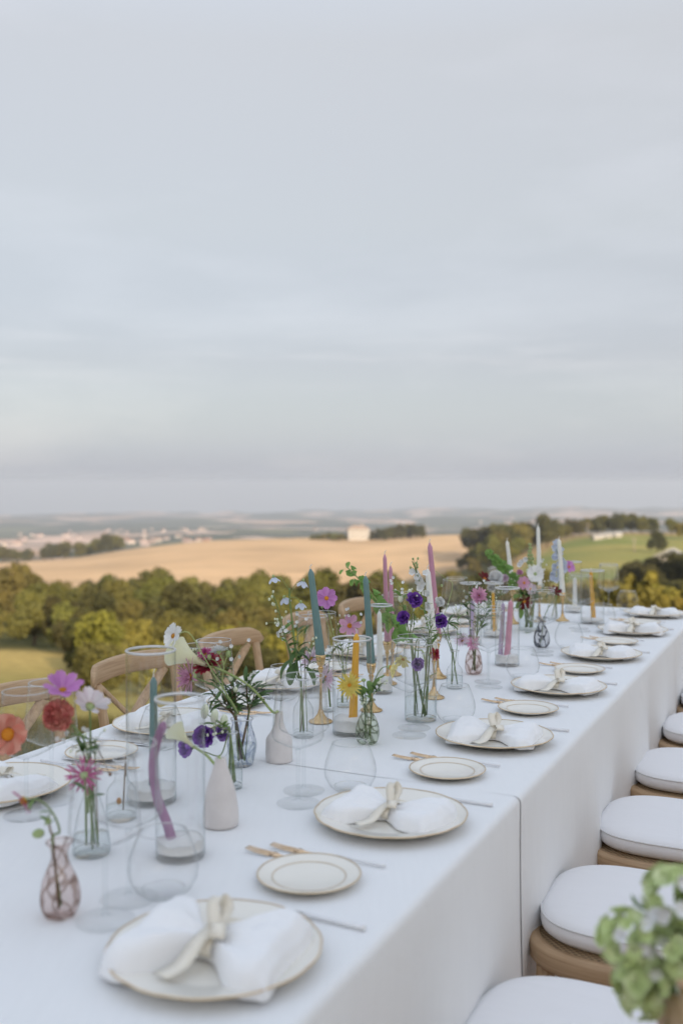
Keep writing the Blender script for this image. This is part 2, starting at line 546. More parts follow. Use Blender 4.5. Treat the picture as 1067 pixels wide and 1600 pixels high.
def petal_mat(name, c, c2, scale=60, trans=0.35):
    m = pmat(name, c, c2, scale, rough=0.55, spec=0.3, trans=trans, stretch=(0.3, 1, 1))
    n = m.node_tree.nodes; l = m.node_tree.links
    p = n['Principled BSDF']
    src = p.inputs['Base Color'].links[0].from_socket
    tc = n.new('ShaderNodeTexCoord'); wv = n.new('ShaderNodeTexWave'); wv.bands_direction = 'Y'
    wv.inputs['Scale'].default_value = 130; wv.inputs['Distortion'].default_value = 2.5; wv.inputs['Detail'].default_value = 2
    l.new(tc.outputs['Object'], wv.inputs['Vector'])
    mr = n.new('ShaderNodeMapRange'); mr.inputs['From Min'].default_value = 0.55; mr.inputs['To Max'].default_value = 0.35
    l.new(wv.outputs['Fac'], mr.inputs[0])
    vein = mixrgb(n, l, mr.outputs[0], src, tuple(x * 0.62 for x in c))
    oi = n.new('ShaderNodeObjectInfo'); hs = n.new('ShaderNodeHueSaturation')
    v1 = n.new('ShaderNodeMapRange'); v1.inputs['To Min'].default_value = 0.86; v1.inputs['To Max'].default_value = 1.08
    l.new(oi.outputs['Random'], v1.inputs[0]); l.new(v1.outputs[0], hs.inputs['Value']); l.new(vein, hs.inputs['Color'])
    l.new(hs.outputs[0], p.inputs['Base Color'])
    for nd in n:
        if nd.type == 'BSDF_TRANSLUCENT': l.new(hs.outputs[0], nd.inputs[0])
    return m

P = {
    'orchid': petal_mat('orchid_pink_petal', (0.60, 0.24, 0.60), (0.68, 0.33, 0.66)),
    'pink': petal_mat('pink_petal', (0.72, 0.36, 0.55), (0.78, 0.46, 0.62)),
    'palepink': petal_mat('pale_pink_petal', (0.80, 0.62, 0.74), (0.84, 0.72, 0.80)),
    'blush': petal_mat('blush_petal', (0.90, 0.85, 0.88), (0.86, 0.78, 0.83), 60, 0.2),
    'white': petal_mat('white_petal', (0.91, 0.92, 0.91), (0.87, 0.88, 0.88), 60, 0.15),
    'cream': petal_mat('cream_petal', (0.86, 0.86, 0.64), (0.80, 0.82, 0.52), 25),
    'coral': petal_mat('coral_petal', (0.85, 0.44, 0.33), (0.82, 0.34, 0.26)),
    'coralred': petal_mat('coral_red_petal', (0.76, 0.20, 0.18), (0.84, 0.40, 0.31)),
    'magenta': petal_mat('magenta_petal', (0.46, 0.05, 0.22), (0.60, 0.14, 0.34)),
    'crimson': petal_mat('crimson_petal', (0.36, 0.02, 0.05), (0.48, 0.05, 0.09)),
    'maroon': petal_mat('maroon_petal', (0.13, 0.012, 0.02), (0.20, 0.02, 0.025)),
    'violet': petal_mat('violet_petal', (0.20, 0.06, 0.44), (0.34, 0.15, 0.58), 120),
    'lilac': petal_mat('lilac_petal', (0.38, 0.22, 0.60), (0.46, 0.30, 0.66)),
    'yellow': petal_mat('yellow_petal', (0.84, 0.66, 0.12), (0.84, 0.74, 0.26)),
    'paleyellow': petal_mat('pale_yellow_petal', (0.84, 0.74, 0.30), (0.85, 0.80, 0.46)),
    'blue': petal_mat('light_blue_petal', (0.66, 0.73, 0.86), (0.76, 0.80, 0.89)),
    'bells': petal_mat('bell_green', (0.20, 0.38, 0.10), (0.30, 0.48, 0.15)),
    'hydr': petal_mat('green_hydrangea', (0.54, 0.68, 0.26), (0.84, 0.88, 0.60), 22, 0.2),
}
M['gold_eye'] = pmat('flower_eye', (0.65, 0.32, 0.03), (0.40, 0.14, 0.02), 400, rough=0.9, bump=1.0, bscale=900)
M['orange_eye'] = pmat('orange_eye', (0.80, 0.36, 0.03), (0.70, 0.22, 0.02), 400, rough=0.9, bump=1.0, bscale=900)
M['brown_eye'] = pmat('brown_eye', (0.12, 0.05, 0.02), (0.22, 0.09, 0.03), 400, rough=0.9, bump=1.0, bscale=900)
M['bud_green'] = pmat('bud_green', (0.30, 0.40, 0.16), (0.40, 0.48, 0.24), 60, rough=0.5)
M['bud_white'] = pmat('bud_white', (0.66, 0.72, 0.52), (0.78, 0.80, 0.68), 60, rough=0.5)
M['pole'] = pmat('weathered_pole', (0.30, 0.25, 0.19), (0.22, 0.18, 0.13), 6, rough=0.9)

# ------------------------------------------------------------------ terrain
CP = np.array([-400, 0, 100, 180, 330, 480, 600, 720, 800, 870, 950, 1067, 1450], float)
RK = np.array([0.3, 5.7, 9, 13, 20, 30, 40, 65, 110, 170, 260, 450, 620, 740, 850, 1200, 2000, 3200, 4500, 6500, 9600], float)


def col(near, far):
    return near + far


YK = {
    -400: [1063, 1018, 985, 955, 940, 925, 884, 880, 880, 872, 852, 838, 822, 812, 808],
    0:    [1063, 1018, 985, 955, 940, 922, 881, 879, 879, 870, 851, 836, 820, 811, 807],
    100:  [1066, 1021, 985, 955, 940, 920, 880, 873, 876, 870, 850, 834, 817, 810, 806],
    180:  [1075, 1030, 988, 956, 940, 921, 872, 858, 862, 866, 848, 832, 817, 811, 805],
    330:  [1085, 1036, 990, 958, 942, 922, 858, 840, 846, 856, 843, 832, 818, 811, 803],
    480:  [1085, 1036, 990, 958, 942, 924, 856, 836, 842, 850, 842, 832, 818, 810, 801],
    600:  [1085, 1036, 990, 958, 940, 920, 852, 836, 840, 850, 842, 832, 817, 808, 799],
    720:  [1085, 1036, 985, 945, 922, 890, 846, 831, 836, 848, 842, 830, 816, 806, 797],
    800:  [1085, 1036, 980, 930, 900, 858, 842, 834, 836, 846, 840, 826, 814, 804, 796],
    870:  [1085, 1036, 975, 920, 884, 842, 838, 836, 838, 846, 838, 824, 812, 803, 795],
    950:  [1085, 1030, 970, 916, 876, 830, 830, 834, 838, 844, 836, 822, 812, 802, 795],
    1067: [1085, 1030, 970, 916, 878, 832, 832, 836, 838, 842, 836, 822, 812, 803, 796],
    1450: [1085, 1030, 970, 920, 885, 840, 838, 838, 840, 842, 836, 822, 812, 803, 797],
}
HK = np.array([[-0.02, -0.02, -0.85, -1.75, -3.4, -5.3] + [1.38 - r * (y - 755) / FPX for r, y in zip(RK[6:], YK[int(p)])] for p in CP])
FR = np.concatenate([np.linspace(0.3, 5.2, 6), np.geomspace(5.6, 9600, 165)])
az_f = np.radians(np.arange(-24, 24.01, 0.3))
AZ = np.concatenate([np.radians(np.arange(-180, -24.1, 6)), az_f, np.radians(np.arange(30, 180, 6))])


def az_p(az):
    az = np.clip(az, -0.6, 0.6)
    return 533.5 + FPX * np.tan(az)


GP = np.linspace(-400, 1450, 140)
GL = np.linspace(math.log(0.3), math.log(9600), 320)
HG = np.zeros((len(GP), len(GL)))
_tmp = np.array([np.interp(GL, np.log(RK), HK[i]) for i in range(len(CP))])
for j in range(len(GL)):
    HG[:, j] = np.interp(GP, CP, _tmp[:, j])
ker = np.hanning(13); ker /= ker.sum()
HG = np.apply_along_axis(lambda r: np.convolve(np.pad(r, 6, mode='edge'), ker, 'valid'), 1, HG)
ker2 = np.hanning(9); ker2 /= ker2.sum()
HG = np.apply_along_axis(lambda r: np.convolve(np.pad(r, 4, mode='edge'), ker2, 'valid'), 0, HG)


def ground(x, y):
    # depth measured along the view for the front sector, plain distance elsewhere
    az = math.atan2(x, y)
    r = math.hypot(x, y)
    if r < 0.31: return -0.02
    p = float(az_p(np.array(az)))
    d = r * math.cos(max(-0.6, min(0.6, az)))
    u = (p + 400) / 1850 * (len(GP) - 1)
    w = (math.log(max(d, 0.3)) - GL[0]) / (GL[-1] - GL[0]) * (len(GL) - 1)
    u = max(0, min(len(GP) - 1.001, u)); w = max(0, min(len(GL) - 1.001, w))
    i, j = int(u), int(w); fu, fw = u - i, w - j
    h = (HG[i, j] * (1 - fu) + HG[i + 1, j] * fu) * (1 - fw) + (HG[i, j + 1] * (1 - fu) + HG[i + 1, j + 1] * fu) * fw
    if d > 900:
        a = min(1.0, (d - 900) / 1500)
        h += a * d * 0.0062 * noise.noise((x / 760, y / 760, 1.3)) + a * d * 0.0020 * noise.noise((x / 210, y / 210, 4.1))
    elif d > 14:
        h += 0.12 * min(1, (d - 14) / 40) * noise.noise((x / 9, y / 9, 2.2)) + 0.5 * min(1, d / 300) * noise.noise((x / 60, y / 60, 7.2))
    return h


def sstep(a, b, x):
    t = max(0.0, min(1.0, (x - a) / (b - a)))
    return t * t * (3 - 2 * t)


def landcover(x, y):
    az = math.atan2(x, y)
    p = float(az_p(np.array(az)))
    d = math.hypot(x, y) * math.cos(max(-0.6, min(0.6, az)))
    n1 = noise.noise((x / 30, y / 30, 0.5)); n2 = noise.noise((x / 7, y / 7, 3.5))
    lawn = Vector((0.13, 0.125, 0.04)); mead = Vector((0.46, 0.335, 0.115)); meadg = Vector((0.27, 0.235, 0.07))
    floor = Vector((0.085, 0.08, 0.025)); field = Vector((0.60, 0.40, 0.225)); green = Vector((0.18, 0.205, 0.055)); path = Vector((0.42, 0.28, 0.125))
    bounce_yard = Vector((0.56, 0.52, 0.46))  # pale ground added to bounce light onto the skirt of the cloth
    vv = x * VV.x + y * VV.y
    c = lawn.lerp(meadg, sstep(7, 18, d))
    c = c.lerp(bounce_yard, (1 - sstep(5.8, 7.5, d)) * sstep(-0.9, -0.4, vv))
    m = mead.lerp(meadg, max(0, min(1, 0.45 + 0.9 * n1 + sstep(30, 48, d) * -0.3)))
    c = c.lerp(m, sstep(16, 30, d + 3 * n2))
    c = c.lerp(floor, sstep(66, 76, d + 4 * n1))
    far = 0.0
    # golden stubble field
    edge = 742 + 10 * n1 - (d - 500) * 0.05
    f = sstep(425, 450, d + 8 * n1) * (1 - sstep(edge - 6, edge + 6, p)) * (1 - sstep(745, 800, d))
    c = c.lerp(field, f)
    # green slope with its straw-coloured margin
    gb = 178 + 8 * n1
    top = 425
    g = sstep(700, 740, p - (d - 170) * 0.55) * sstep(gb, gb + 14, d) * (1 - sstep(top, top + 25, d))
    q = p - (d - 170) * 0.55
    c = c.lerp(path, sstep(690, 705, q + 6 * n2) * sstep(gb - 8, gb + 6, d) * (1 - sstep(top + 20, top + 60, d)))
    if q > 735:
        c = c.lerp(green.lerp(mead, max(0, min(0.5, 0.2 + 0.5 * n1))), sstep(735, 765, q + 5 * n2) * sstep(gb, gb + 14, d) * (1 - sstep(top - 15, top + 10, d)))
    if d > 430 and p > 735:
        c = c.lerp(path.lerp(floor, 0.5 + 0.5 * n1), sstep(top + 30, top + 80, d))
    # strip of green beyond the field
    far = sstep(780, 860, d)
    return c, far, f


me = bpy.data.meshes.new('ground')
V = [(0, 0, -0.02)]
for r in FR:
    for a in AZ:
        # rings run at constant depth in the front sector
        k = 1 / math.cos(max(-0.6, min(0.6, a)))
        x, y = r * k * math.sin(a), r * k * math.cos(a)
        V.append((x, y, ground(x, y)))
NA = len(AZ)
Fc = [(0, 1 + (j + 1) % NA, 1 + j) for j in range(NA)]
for i in range(len(FR) - 1):
    for j in range(NA):
        j2 = (j + 1) % NA
        Fc.append((1 + i * NA + j, 1 + i * NA + j2, 1 + (i + 1) * NA + j2, 1 + (i + 1) * NA + j))
me.from_pydata(V, [], [tuple(reversed(q)) for q in Fc])
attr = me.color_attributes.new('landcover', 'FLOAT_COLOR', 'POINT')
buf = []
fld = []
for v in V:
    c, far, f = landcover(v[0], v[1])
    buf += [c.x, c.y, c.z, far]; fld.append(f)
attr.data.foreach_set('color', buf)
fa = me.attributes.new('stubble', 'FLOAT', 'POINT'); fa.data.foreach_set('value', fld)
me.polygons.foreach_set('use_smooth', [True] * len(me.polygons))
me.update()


def ground_mat():
    m, n, l, p = nodes_of('countryside')
    p.inputs['Roughness'].default_value = 1.0; p.inputs['Specular IOR Level'].default_value = 0.1
    at_ = n.new('ShaderNodeAttribute'); at_.attribute_name = 'landcover'
    st = n.new('ShaderNodeAttribute'); st.attribute_name = 'stubble'
    geo = n.new('ShaderNodeNewGeometry')
    # patchwork of far fields and woods
    vo = n.new('ShaderNodeTexVoronoi'); vo.inputs['Scale'].default_value = 1 / 300; vo.inputs['Randomness'].default_value = 1
    wpn = n.new('ShaderNodeTexNoise'); wpn.inputs['Scale'].default_value = 1 / 160; wpn.inputs['Detail'].default_value = 4
    l.new(geo.outputs['Position'], wpn.inputs['Vector'])
    vm = n.new('ShaderNodeVectorMath'); vm.operation = 'MULTIPLY_ADD'; vm.inputs[1].default_value = (170, 170, 170)
    l.new(wpn.outputs['Color'], vm.inputs[0]); l.new(geo.outputs['Position'], vm.inputs[2])
    l.new(vm.outputs[0], vo.inputs['Vector'])
    sp = n.new('ShaderNodeSeparateColor'); l.new(vo.outputs['Color'], sp.inputs[0])
    rp = n.new('ShaderNodeValToRGB'); rp.color_ramp.interpolation = 'CONSTANT'
    els = rp.color_ramp.elements
    els[0].position = 0; els[0].color = (0.055, 0.062, 0.03, 1)
    els[1].position = 0.40; els[1].color = (0.52, 0.34, 0.23, 1)
    for pos, c in ((0.52, (0.13, 0.13, 0.06, 1)), (0.64, (0.60, 0.43, 0.33, 1)), (0.76, (0.07, 0.075, 0.035, 1)), (0.9, (0.66, 0.46, 0.35, 1))):
        e = els.new(pos); e.color = c
    l.new(sp.outputs[0], rp.inputs[0])
    # woods scattered over it
    wo = n.new('ShaderNodeTexNoise'); wo.inputs['Scale'].default_value = 1 / 330; wo.inputs['Detail'].default_value = 7; wo.inputs['Roughness'].default_value = 0.62
    l.new(geo.outputs['Position'], wo.inputs['Vector'])
    wr = n.new('ShaderNodeMapRange'); wr.inputs['From Min'].default_value = 0.545; wr.inputs['From Max'].default_value = 0.60
    l.new(wo.outputs[0], wr.inputs[0])
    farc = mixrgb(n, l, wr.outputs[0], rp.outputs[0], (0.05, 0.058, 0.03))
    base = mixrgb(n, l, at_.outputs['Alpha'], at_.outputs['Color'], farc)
    # drill lines and tonal drift on the stubble
    mp = n.new('ShaderNodeMapping'); mp.inputs['Rotation'].default_value = (0, 0, rad(62)); mp.inputs['Scale'].default_value = (0.012, 0.11, 0.0)
    l.new(geo.outputs['Position'], mp.inputs[0])
    s1 = n.new('ShaderNodeTexNoise'); s1.inputs['Scale'].default_value = 1.0; s1.inputs['Detail'].default_value = 5; l.new(mp.outputs[0], s1.inputs['Vector'])
    s2 = n.new('ShaderNodeTexNoise'); s2.inputs['Scale'].default_value = 1 / 60; s2.inputs['Detail'].default_value = 4; l.new(geo.outputs['Position'], s2.inputs['Vector'])
    ad = n.new('ShaderNodeMath'); ad.operation = 'ADD'; l.new(s1.outputs[0], ad.inputs[0]); l.new(s2.outputs[0], ad.inputs[1])
    mr = n.new('ShaderNodeMapRange'); mr.inputs['From Min'].default_value = 0.7; mr.inputs['From Max'].default_value = 1.3
    mr.inputs['To Min'].default_value = 0.70; mr.inputs['To Max'].default_value = 1.12
    l.new(ad.outputs[0], mr.inputs[0])
    g1 = n.new('ShaderNodeTexNoise'); g1.inputs['Scale'].default_value = 1.4; g1.inputs['Detail'].default_value = 7; l.new(geo.outputs['Position'], g1.inputs['Vector'])
    mg = n.new('ShaderNodeMapRange'); mg.inputs['From Min'].default_value = 0.3; mg.inputs['From Max'].default_value = 0.7
    mg.inputs['To Min'].default_value = 0.75; mg.inputs['To Max'].default_value = 1.2
    l.new(g1.outputs[0], mg.inputs[0])
    mx = n.new('ShaderNodeMix'); mx.data_type = 'FLOAT'
    l.new(st.outputs['Fac'], mx.inputs['Factor']); l.new(mg.outputs[0], mx.inputs['A']); l.new(mr.outputs[0], mx.inputs['B'])
    sc_ = n.new('ShaderNodeVectorMath'); sc_.operation = 'SCALE'; l.new(base, sc_.inputs[0]); l.new(mx.outputs['Result'], sc_.inputs['Scale'])
    l.new(sc_.outputs[0], p.inputs['Base Color'])
    return m


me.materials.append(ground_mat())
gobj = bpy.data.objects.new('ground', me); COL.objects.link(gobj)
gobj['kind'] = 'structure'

# terrace: mortar bed with terracotta bricks where the chairs stand
M['mortar'] = pmat('sandy_mortar', (0.30, 0.26, 0.21), (0.22, 0.19, 0.15), 60, rough=1.0, bump=0.6)
M['brick'] = pmat('terracotta_brick', (0.38, 0.17, 0.09), (0.28, 0.115, 0.06), 18, rough=0.9, bump=0.8, bscale=120, vary=0.3)
M['brick_pale'] = pmat('limewashed_brick', (0.62, 0.58, 0.53), (0.50, 0.45, 0.40), 18, rough=0.9, bump=0.8, bscale=120)
terr = thing('terrace', None, None, (0, 0, 0), TROT)
terr['kind'] = 'structure'
mb = MB(); box(mb, (-0.62, 0.62, -0.30), (0.60, 4.75, -0.009))
mb.obj('mortar_bed', M['mortar'], terr, smooth=False)
bm_ = MB()
hx, hy, hz, c_ = 0.1075, 0.0515, 0.02, 0.004
bv = [(-hx, -hy, -hz), (hx, -hy, -hz), (hx, hy, -hz), (-hx, hy, -hz), (-hx, -hy, hz - c_), (hx, -hy, hz - c_), (hx, hy, hz - c_), (-hx, hy, hz - c_),
      (-hx + c_, -hy + c_, hz), (hx - c_, -hy + c_, hz), (hx - c_, hy - c_, hz), (-hx + c_, hy - c_, hz)]
bf = [(0, 1, 5, 4), (1, 2, 6, 5), (2, 3, 7, 6), (3, 0, 4, 7), (4, 5, 9, 8), (5, 6, 10, 9), (6, 7, 11, 10), (7, 4, 8, 11), (8, 9, 10, 11)]
bm_.add(bv, bf)
br_me = bm_.mesh('brick', M['brick'], False)
br_me2 = bm_.mesh('brick', M['brick_pale'], False)
row = 0
yy = 1.15
while yy < 4.3:
    xx = -0.49 + (0.113 if row % 2 else 0)
    while xx < 0.5:
        b = link('brick', br_me2 if R.random() < 0.10 else br_me, terr, T(xx + R.uniform(-.002, .002), yy + R.uniform(-.002, .002), -0.0195 + R.uniform(-.002, .001)) @ RZ(R.uniform(-.012, .012)))
        xx += 0.226
    yy += 0.114; row += 1

# ------------------------------------------------------------------ buildings
M['plaster'] = pmat('pale_plaster', (0.76, 0.73, 0.68), (0.70, 0.66, 0.60), 1.2, rough=0.95, bump=0.4, bscale=8)
M['stone'] = pmat('rubble_stone', (0.36, 0.30, 0.23), (0.24, 0.20, 0.15), 2.2, rough=0.95, bump=1.0, bscale=5)
M['render_w'] = pmat('pale_render', (0.44, 0.405, 0.365), (0.38, 0.345, 0.305), 0.4, rough=0.9)
M['render_p'] = pmat('town_render', (0.46, 0.39, 0.34), (0.40, 0.33, 0.28), 0.2, rough=0.9, vary=0.25)
M['tile'] = pmat('terracotta_roof', (0.36, 0.17, 0.095), (0.27, 0.13, 0.08), 1.5, rough=0.9)
M['tile_pale'] = pmat('faded_roof_tile', (0.34, 0.25, 0.19), (0.28, 0.20, 0.15), 1.5, rough=0.9)
M['roof_pale'] = pmat('pale_metal_roof', (0.40, 0.375, 0.34), (0.34, 0.315, 0.285), 0.8, rough=0.6)
M['shutter'] = pmat('dark_shutter', (0.09, 0.085, 0.07), (0.13, 0.11, 0.09), 6, rough=0.7)


def gable_roof(mb, w, d, z0, h, ov=0.5, hip=0.0, th=0.18):
    x, y = w / 2 + ov, d / 2 + ov
    hx_ = x - hip
    v = []
    for zz in (0, -th):
        v += [(-x, -y, z0 + zz), (x, -y, z0 + zz), (x, y, z0 + zz), (-x, y, z0 + zz), (-hx_, 0, z0 + h + zz), (hx_, 0, z0 + h + zz)]
    f = [(0, 1, 5, 4), (2, 3, 4, 5), (1, 2, 5), (3, 0, 4)]
    f2 = [tuple(i + 6 for i in reversed(q)) for q in f]
    s = [(0, 6, 7, 1), (1, 7, 8, 2), (2, 8, 9, 3), (3, 9, 6, 0)]
    mb.add(v, f + f2 + s)


def house(name, label, loc, rz, w, d, h, rh, wallm, roofm, hip=0.0, wins=(), cat='house', chim=True):
    o = thing(name, label, cat, loc, rz)
    mb = MB(); box(mb, (-w / 2, -d / 2, -4), (w / 2, d / 2, h)); mb.obj('wall', wallm, o, smooth=False)
    mb = MB(); gable_roof(mb, w, d, h + 0.02, rh, hip=hip)
    rf = mb.obj('roof', roofm, o, smooth=False)
    if chim:
        mb = MB(); box(mb, (-0.4, -0.4, 0), (0.4, 0.4, rh + 1.1)); mb.obj('chimney', wallm, rf, smooth=False, m=T(w * 0.2, d * 0.12, h))
    for (wx, wz, ww, wh, kind) in wins:
        mb = MB(); box(mb, (-ww / 2, -0.09, -wh / 2), (ww / 2, 0.02, wh / 2))
        mb.obj(kind, M['shutter'], o, smooth=False, m=T(wx, -d / 2 - 0.03, wz))
    return o


# unseen house added behind the camera to shade the table; pale walls bounce light
hc = SUN_DIR * 19.5 + Vector((-SUN_DIR.y, SUN_DIR.x, 0)) * 2.0
hrz = math.atan2(SUN_DIR.y, SUN_DIR.x) - PI / 2
fw = [(x, z, 1.1, 1.7, 'window') for x in (-6, -3, 3, 6) for z in (1.9, 5.2)] + [(0, 1.2, 1.6, 2.5, 'door'), (0, 5.2, 1.1, 1.7, 'window')]
house('added_shade_house', 'added unseen two storey plastered house behind the table that keeps it in evening shade', (hc.x, hc.y, 0), hrz + PI, 17, 8, 7.3, 1.9,
      M['plaster'], M['tile'], wins=[(a, b, c, d, k) for a, b, c, d, k in fw])

# the pale house on the crest of the golden field
hp = at(559, 838, 690)
pale = house('pale_house', 'pale two storey country house among bushes on the crest of the golden field', (hp.x, hp.y, ground(hp.x, hp.y) + 0.5), rad(9), 14.5, 9, 7.2, 2.4,
             M['render_w'], M['tile_pale'], hip=4.0, wins=[(x, z, 1.2, 1.7, 'window') for x in (-4.8, -1.6, 1.6, 4.8) for z in (2.0, 5.3)])

# far town on the hazy slopes
town_me = []
for k in range(5):
    w, d, h = R.uniform(11, 20), R.uniform(9, 14), R.uniform(5, 11)
    mb = MB(); box(mb, (-w / 2, -d / 2, -6), (w / 2, d / 2, h)); f0 = len(mb.f)
    gable_roof(mb, w, d, h + 0.05, R.uniform(2, 3.2))
    mb.m = [0] * f0 + [1] * (len(mb.f) - f0)
    town_me.append(mb.mesh('town_house', [M['render_p'], M['tile']], False))
cnt = 0
for k in range(95):
    if k < 60:
        px = R.choice([R.uniform(0, 110), R.uniform(20, 240), R.uniform(150, 330)]); d = R.choice([R.uniform(1900, 2600), R.uniform(2600, 3900)])
    elif k < 75:
        px = R.uniform(170, 330); d = R.uniform(1500, 2100)
    else:
        px = R.uniform(360, 1040); d = R.uniform(2600, 5200)
    x = (px - 533.5) / FPX * d
    o = link('town_house', R.choice(town_me))
    o.location = (x, d, ground(x, d)); o.rotation_euler = (0, 0, R.uniform(0, PI))
    o.scale = (0.75, 0.75, R.uniform(0.5, 0.8))
    tag(o, 'tiny pale house of the hazy town on the far hillside', 'house', 'houses of the distant town')

# sheds and hay bales along the green crest
for k, (px, py, w, d) in enumerate([(931, 830, 2.6, 385), (940, 829, 1.8, 388), (951, 828, 2.4, 392), (964, 827, 2.9, 398)]):
    p = at(px, py, d)
    o = house('farm_shed', ['low pale shed at the downhill end of the row on the green crest', 'narrow pale shed second in the row on the green crest',
                            'pale shed third in the row on the green crest', 'widest pale shed at the uphill end of the row on the green crest'][k],
              (p.x, p.y, ground(p.x, p.y)), R.uniform(-.3, .3), w, 2.5, 1.3, 0.6, M['render_w'], M['roof_pale'], cat='shed', chim=False)
p = at(1046, 838, 250)
house('barn', 'long barn with a bright pale roof below the round tree on the ridge', (p.x, p.y, ground(p.x, p.y) + 0.2), rad(62), 11, 5, 1.9, 1.5, M['render_w'], M['roof_pale'], cat='barn', chim=False)

for k, (px, py, d, h) in enumerate([(918, 832, 400, 6.5), (991, 838, 300, 4.5)]):
    p = at(px, py, d)
    g = ground(p.x, p.y)
    o = thing('utility_pole', ['tall thin wooden pole beside the pale sheds on the green crest', 'short wooden pole between the sheds and the round ridge tree'][k], 'pole', (p.x, p.y, g))
    mb = MB(); tube(mb, [(0, 0, -1), (0, 0, h)], lambda u: 0.2 - 0.06 * u, 8); mb.obj('post', M['pole'], o)
    mb = MB(); box(mb, (-0.9, -0.08, -0.08), (0.9, 0.08, 0.08)); mb.obj('crossarm', M['pole'], o, False, T(0, 0.2, h - 0.6))

# ------------------------------------------------------------------ trees
FOL = {
    'olive': pmat('olive_foliage', (0.172, 0.162, 0.040), (0.105, 0.106, 0.030), 0.6, rough=0.8, spec=0.2, trans=0.3, vary=0.28),
    'dark': pmat('dark_foliage', (0.090, 0.086, 0.026), (0.058, 0.060, 0.021), 0.6, rough=0.8, spec=0.2, trans=0.2, vary=0.22),
    'gold': pmat('golden_foliage', (0.24, 0.212, 0.038), (0.165, 0.155, 0.035), 0.6, rough=0.8, spec=0.2, trans=0.3, vary=0.2),
}
M['bark'] = pmat('bark', (0.12, 0.085, 0.055), (0.08, 0.06, 0.04), 8, rough=0.95)


def crown_mesh(seed, rx, rz, nl, lobes, leaf, mat, flat=1.0):
    r = random.Random(seed)
    blobs = []
    for k in range(lobes):
        a = r.uniform(0, 2 * PI); rr = math.sqrt(r.random()) * rx * 0.68
        z = r.uniform(-0.55, 0.75) * rz
        rr *= math.sqrt(max(0.15, 1 - (z / rz) ** 2 * 0.8))
        blobs.append((Vector((rr * math.cos(a), rr * math.sin(a), z)), r.uniform(0.24, 0.44) * rx))
    blobs.append((Vector((0, 0, 0)), 0.62 * rx))
    v = []; f = []
    for i in range(nl):
        c, br = r.choice(blobs)
        d = Vector((r.gauss(0, 1), r.gauss(0, 1), r.gauss(0, 1) + 0.25)).normalized()
        p = c + d * br * (r.uniform(0.72, 1.08) if r.random() < 0.85 else r.uniform(0.2, 0.8))
        p.z = p.z * flat
        nrm = (d + Vector((r.gauss(0, .55), r.gauss(0, .55), r.gauss(0, .55)))).normalized()
        s = leaf * r.uniform(0.6, 1.4)
        a = nrm.orthogonal().normalized(); b = nrm.cross(a)
        th = r.uniform(0, PI); a, b = a * math.cos(th) + b * math.sin(th), b * math.cos(th) - a * math.sin(th)
        o = len(v)
        v += [p - a * s, p + b * s * 0.6 + nrm * s * 0.15, p + a * s, p - b * s * 0.6 + nrm * s * 0.15]
        f.append((o, o + 1, o + 2, o + 3))
    m = MB(); m.add(v, f)
    return m.mesh('crown', mat, False)


def trunk_mesh(seed, h, r0, rx):
    r = random.Random(seed)
    m = MB()
    pts = [Vector((0, 0, -0.6)), Vector((r.uniform(-.1, .1), r.uniform(-.1, .1), h * 0.5)), Vector((r.uniform(-.3, .3), r.uniform(-.3, .3), h * 1.15))]
    tube(m, curve(pts, 8), lambda u: r0 * (1 - 0.6 * u), 7)
    for k in range(5):
        a = r.uniform(0, 2 * PI); z = h * r.uniform(0.55, 1.0)
        e = Vector((math.cos(a) * rx * 0.55, math.sin(a) * rx * 0.55, z + rx * r.uniform(.3, .7)))
        tube(m, curve([Vector((0, 0, z)), e * 0.5 + Vector((0, 0, z * 0.5 - 0.1)), e], 6), lambda u: r0 * 0.45 * (1 - 0.7 * u), 5)
    return m.mesh('trunk', M['bark'])


KINDS = {}
for k in range(4):
    KINDS['olive', k] = (crown_mesh(10 + k, 3.3, 2.9, 3800, 17 + k, 0.27, FOL['olive']), trunk_mesh(20 + k, 2.3, 0.22, 3.3), 3.6, 2.3)
for k in range(3):
    KINDS['dark', k] = (crown_mesh(40 + k, 3.3, 3.1, 3800, 17, 0.26, FOL['dark']), trunk_mesh(50 + k, 2.2, 0.22, 3.3), 3.7, 2.2)
for k in range(3):
    KINDS['gold', k] = (crown_mesh(70 + k, 2.4, 2.2, 3000, 15, 0.20, FOL['gold']), trunk_mesh(80 + k, 1.4, 0.12, 2.4), 2.5, 1.4)
for k in range(3):
    KINDS['poplar', k] = (crown_mesh(90 + k, 1.0, 2.6, 1500, 9, 0.20, FOL['gold']), trunk_mesh(95 + k, 1.6, 0.08, 1.0), 3.0, 1.6)
TN = {'olive': 'broad_tree', 'dark': 'dark_tree', 'gold': 'golden_bush', 'poplar': 'young_poplar'}


def tree(kind, x, y, s, label, group=None, sz=1.0, cat='tree', sink=0.0):
    k = R.randrange(4 if kind == 'olive' else 3)
    cm, tm, cz, _ = KINDS[kind, k]
    o = thing(TN[kind], label, cat, (x, y, ground(x, y) - sink), R.uniform(0, 2 * PI), group)
    o.scale = (s, s, s * sz)
    link('trunk', tm, o)
    link('crown', cm, o, T(0, 0, cz))
    return o


ORD_L = ['first', 'second', 'third', 'fourth', 'fifth', 'sixth', 'seventh', 'eighth', 'ninth', 'tenth', 'eleventh', 'twelfth', 'thirteenth', 'fourteenth', 'fifteenth', 'sixteenth', 'seventeenth', 'eighteenth', 'nineteenth', 'twentieth', 'last']
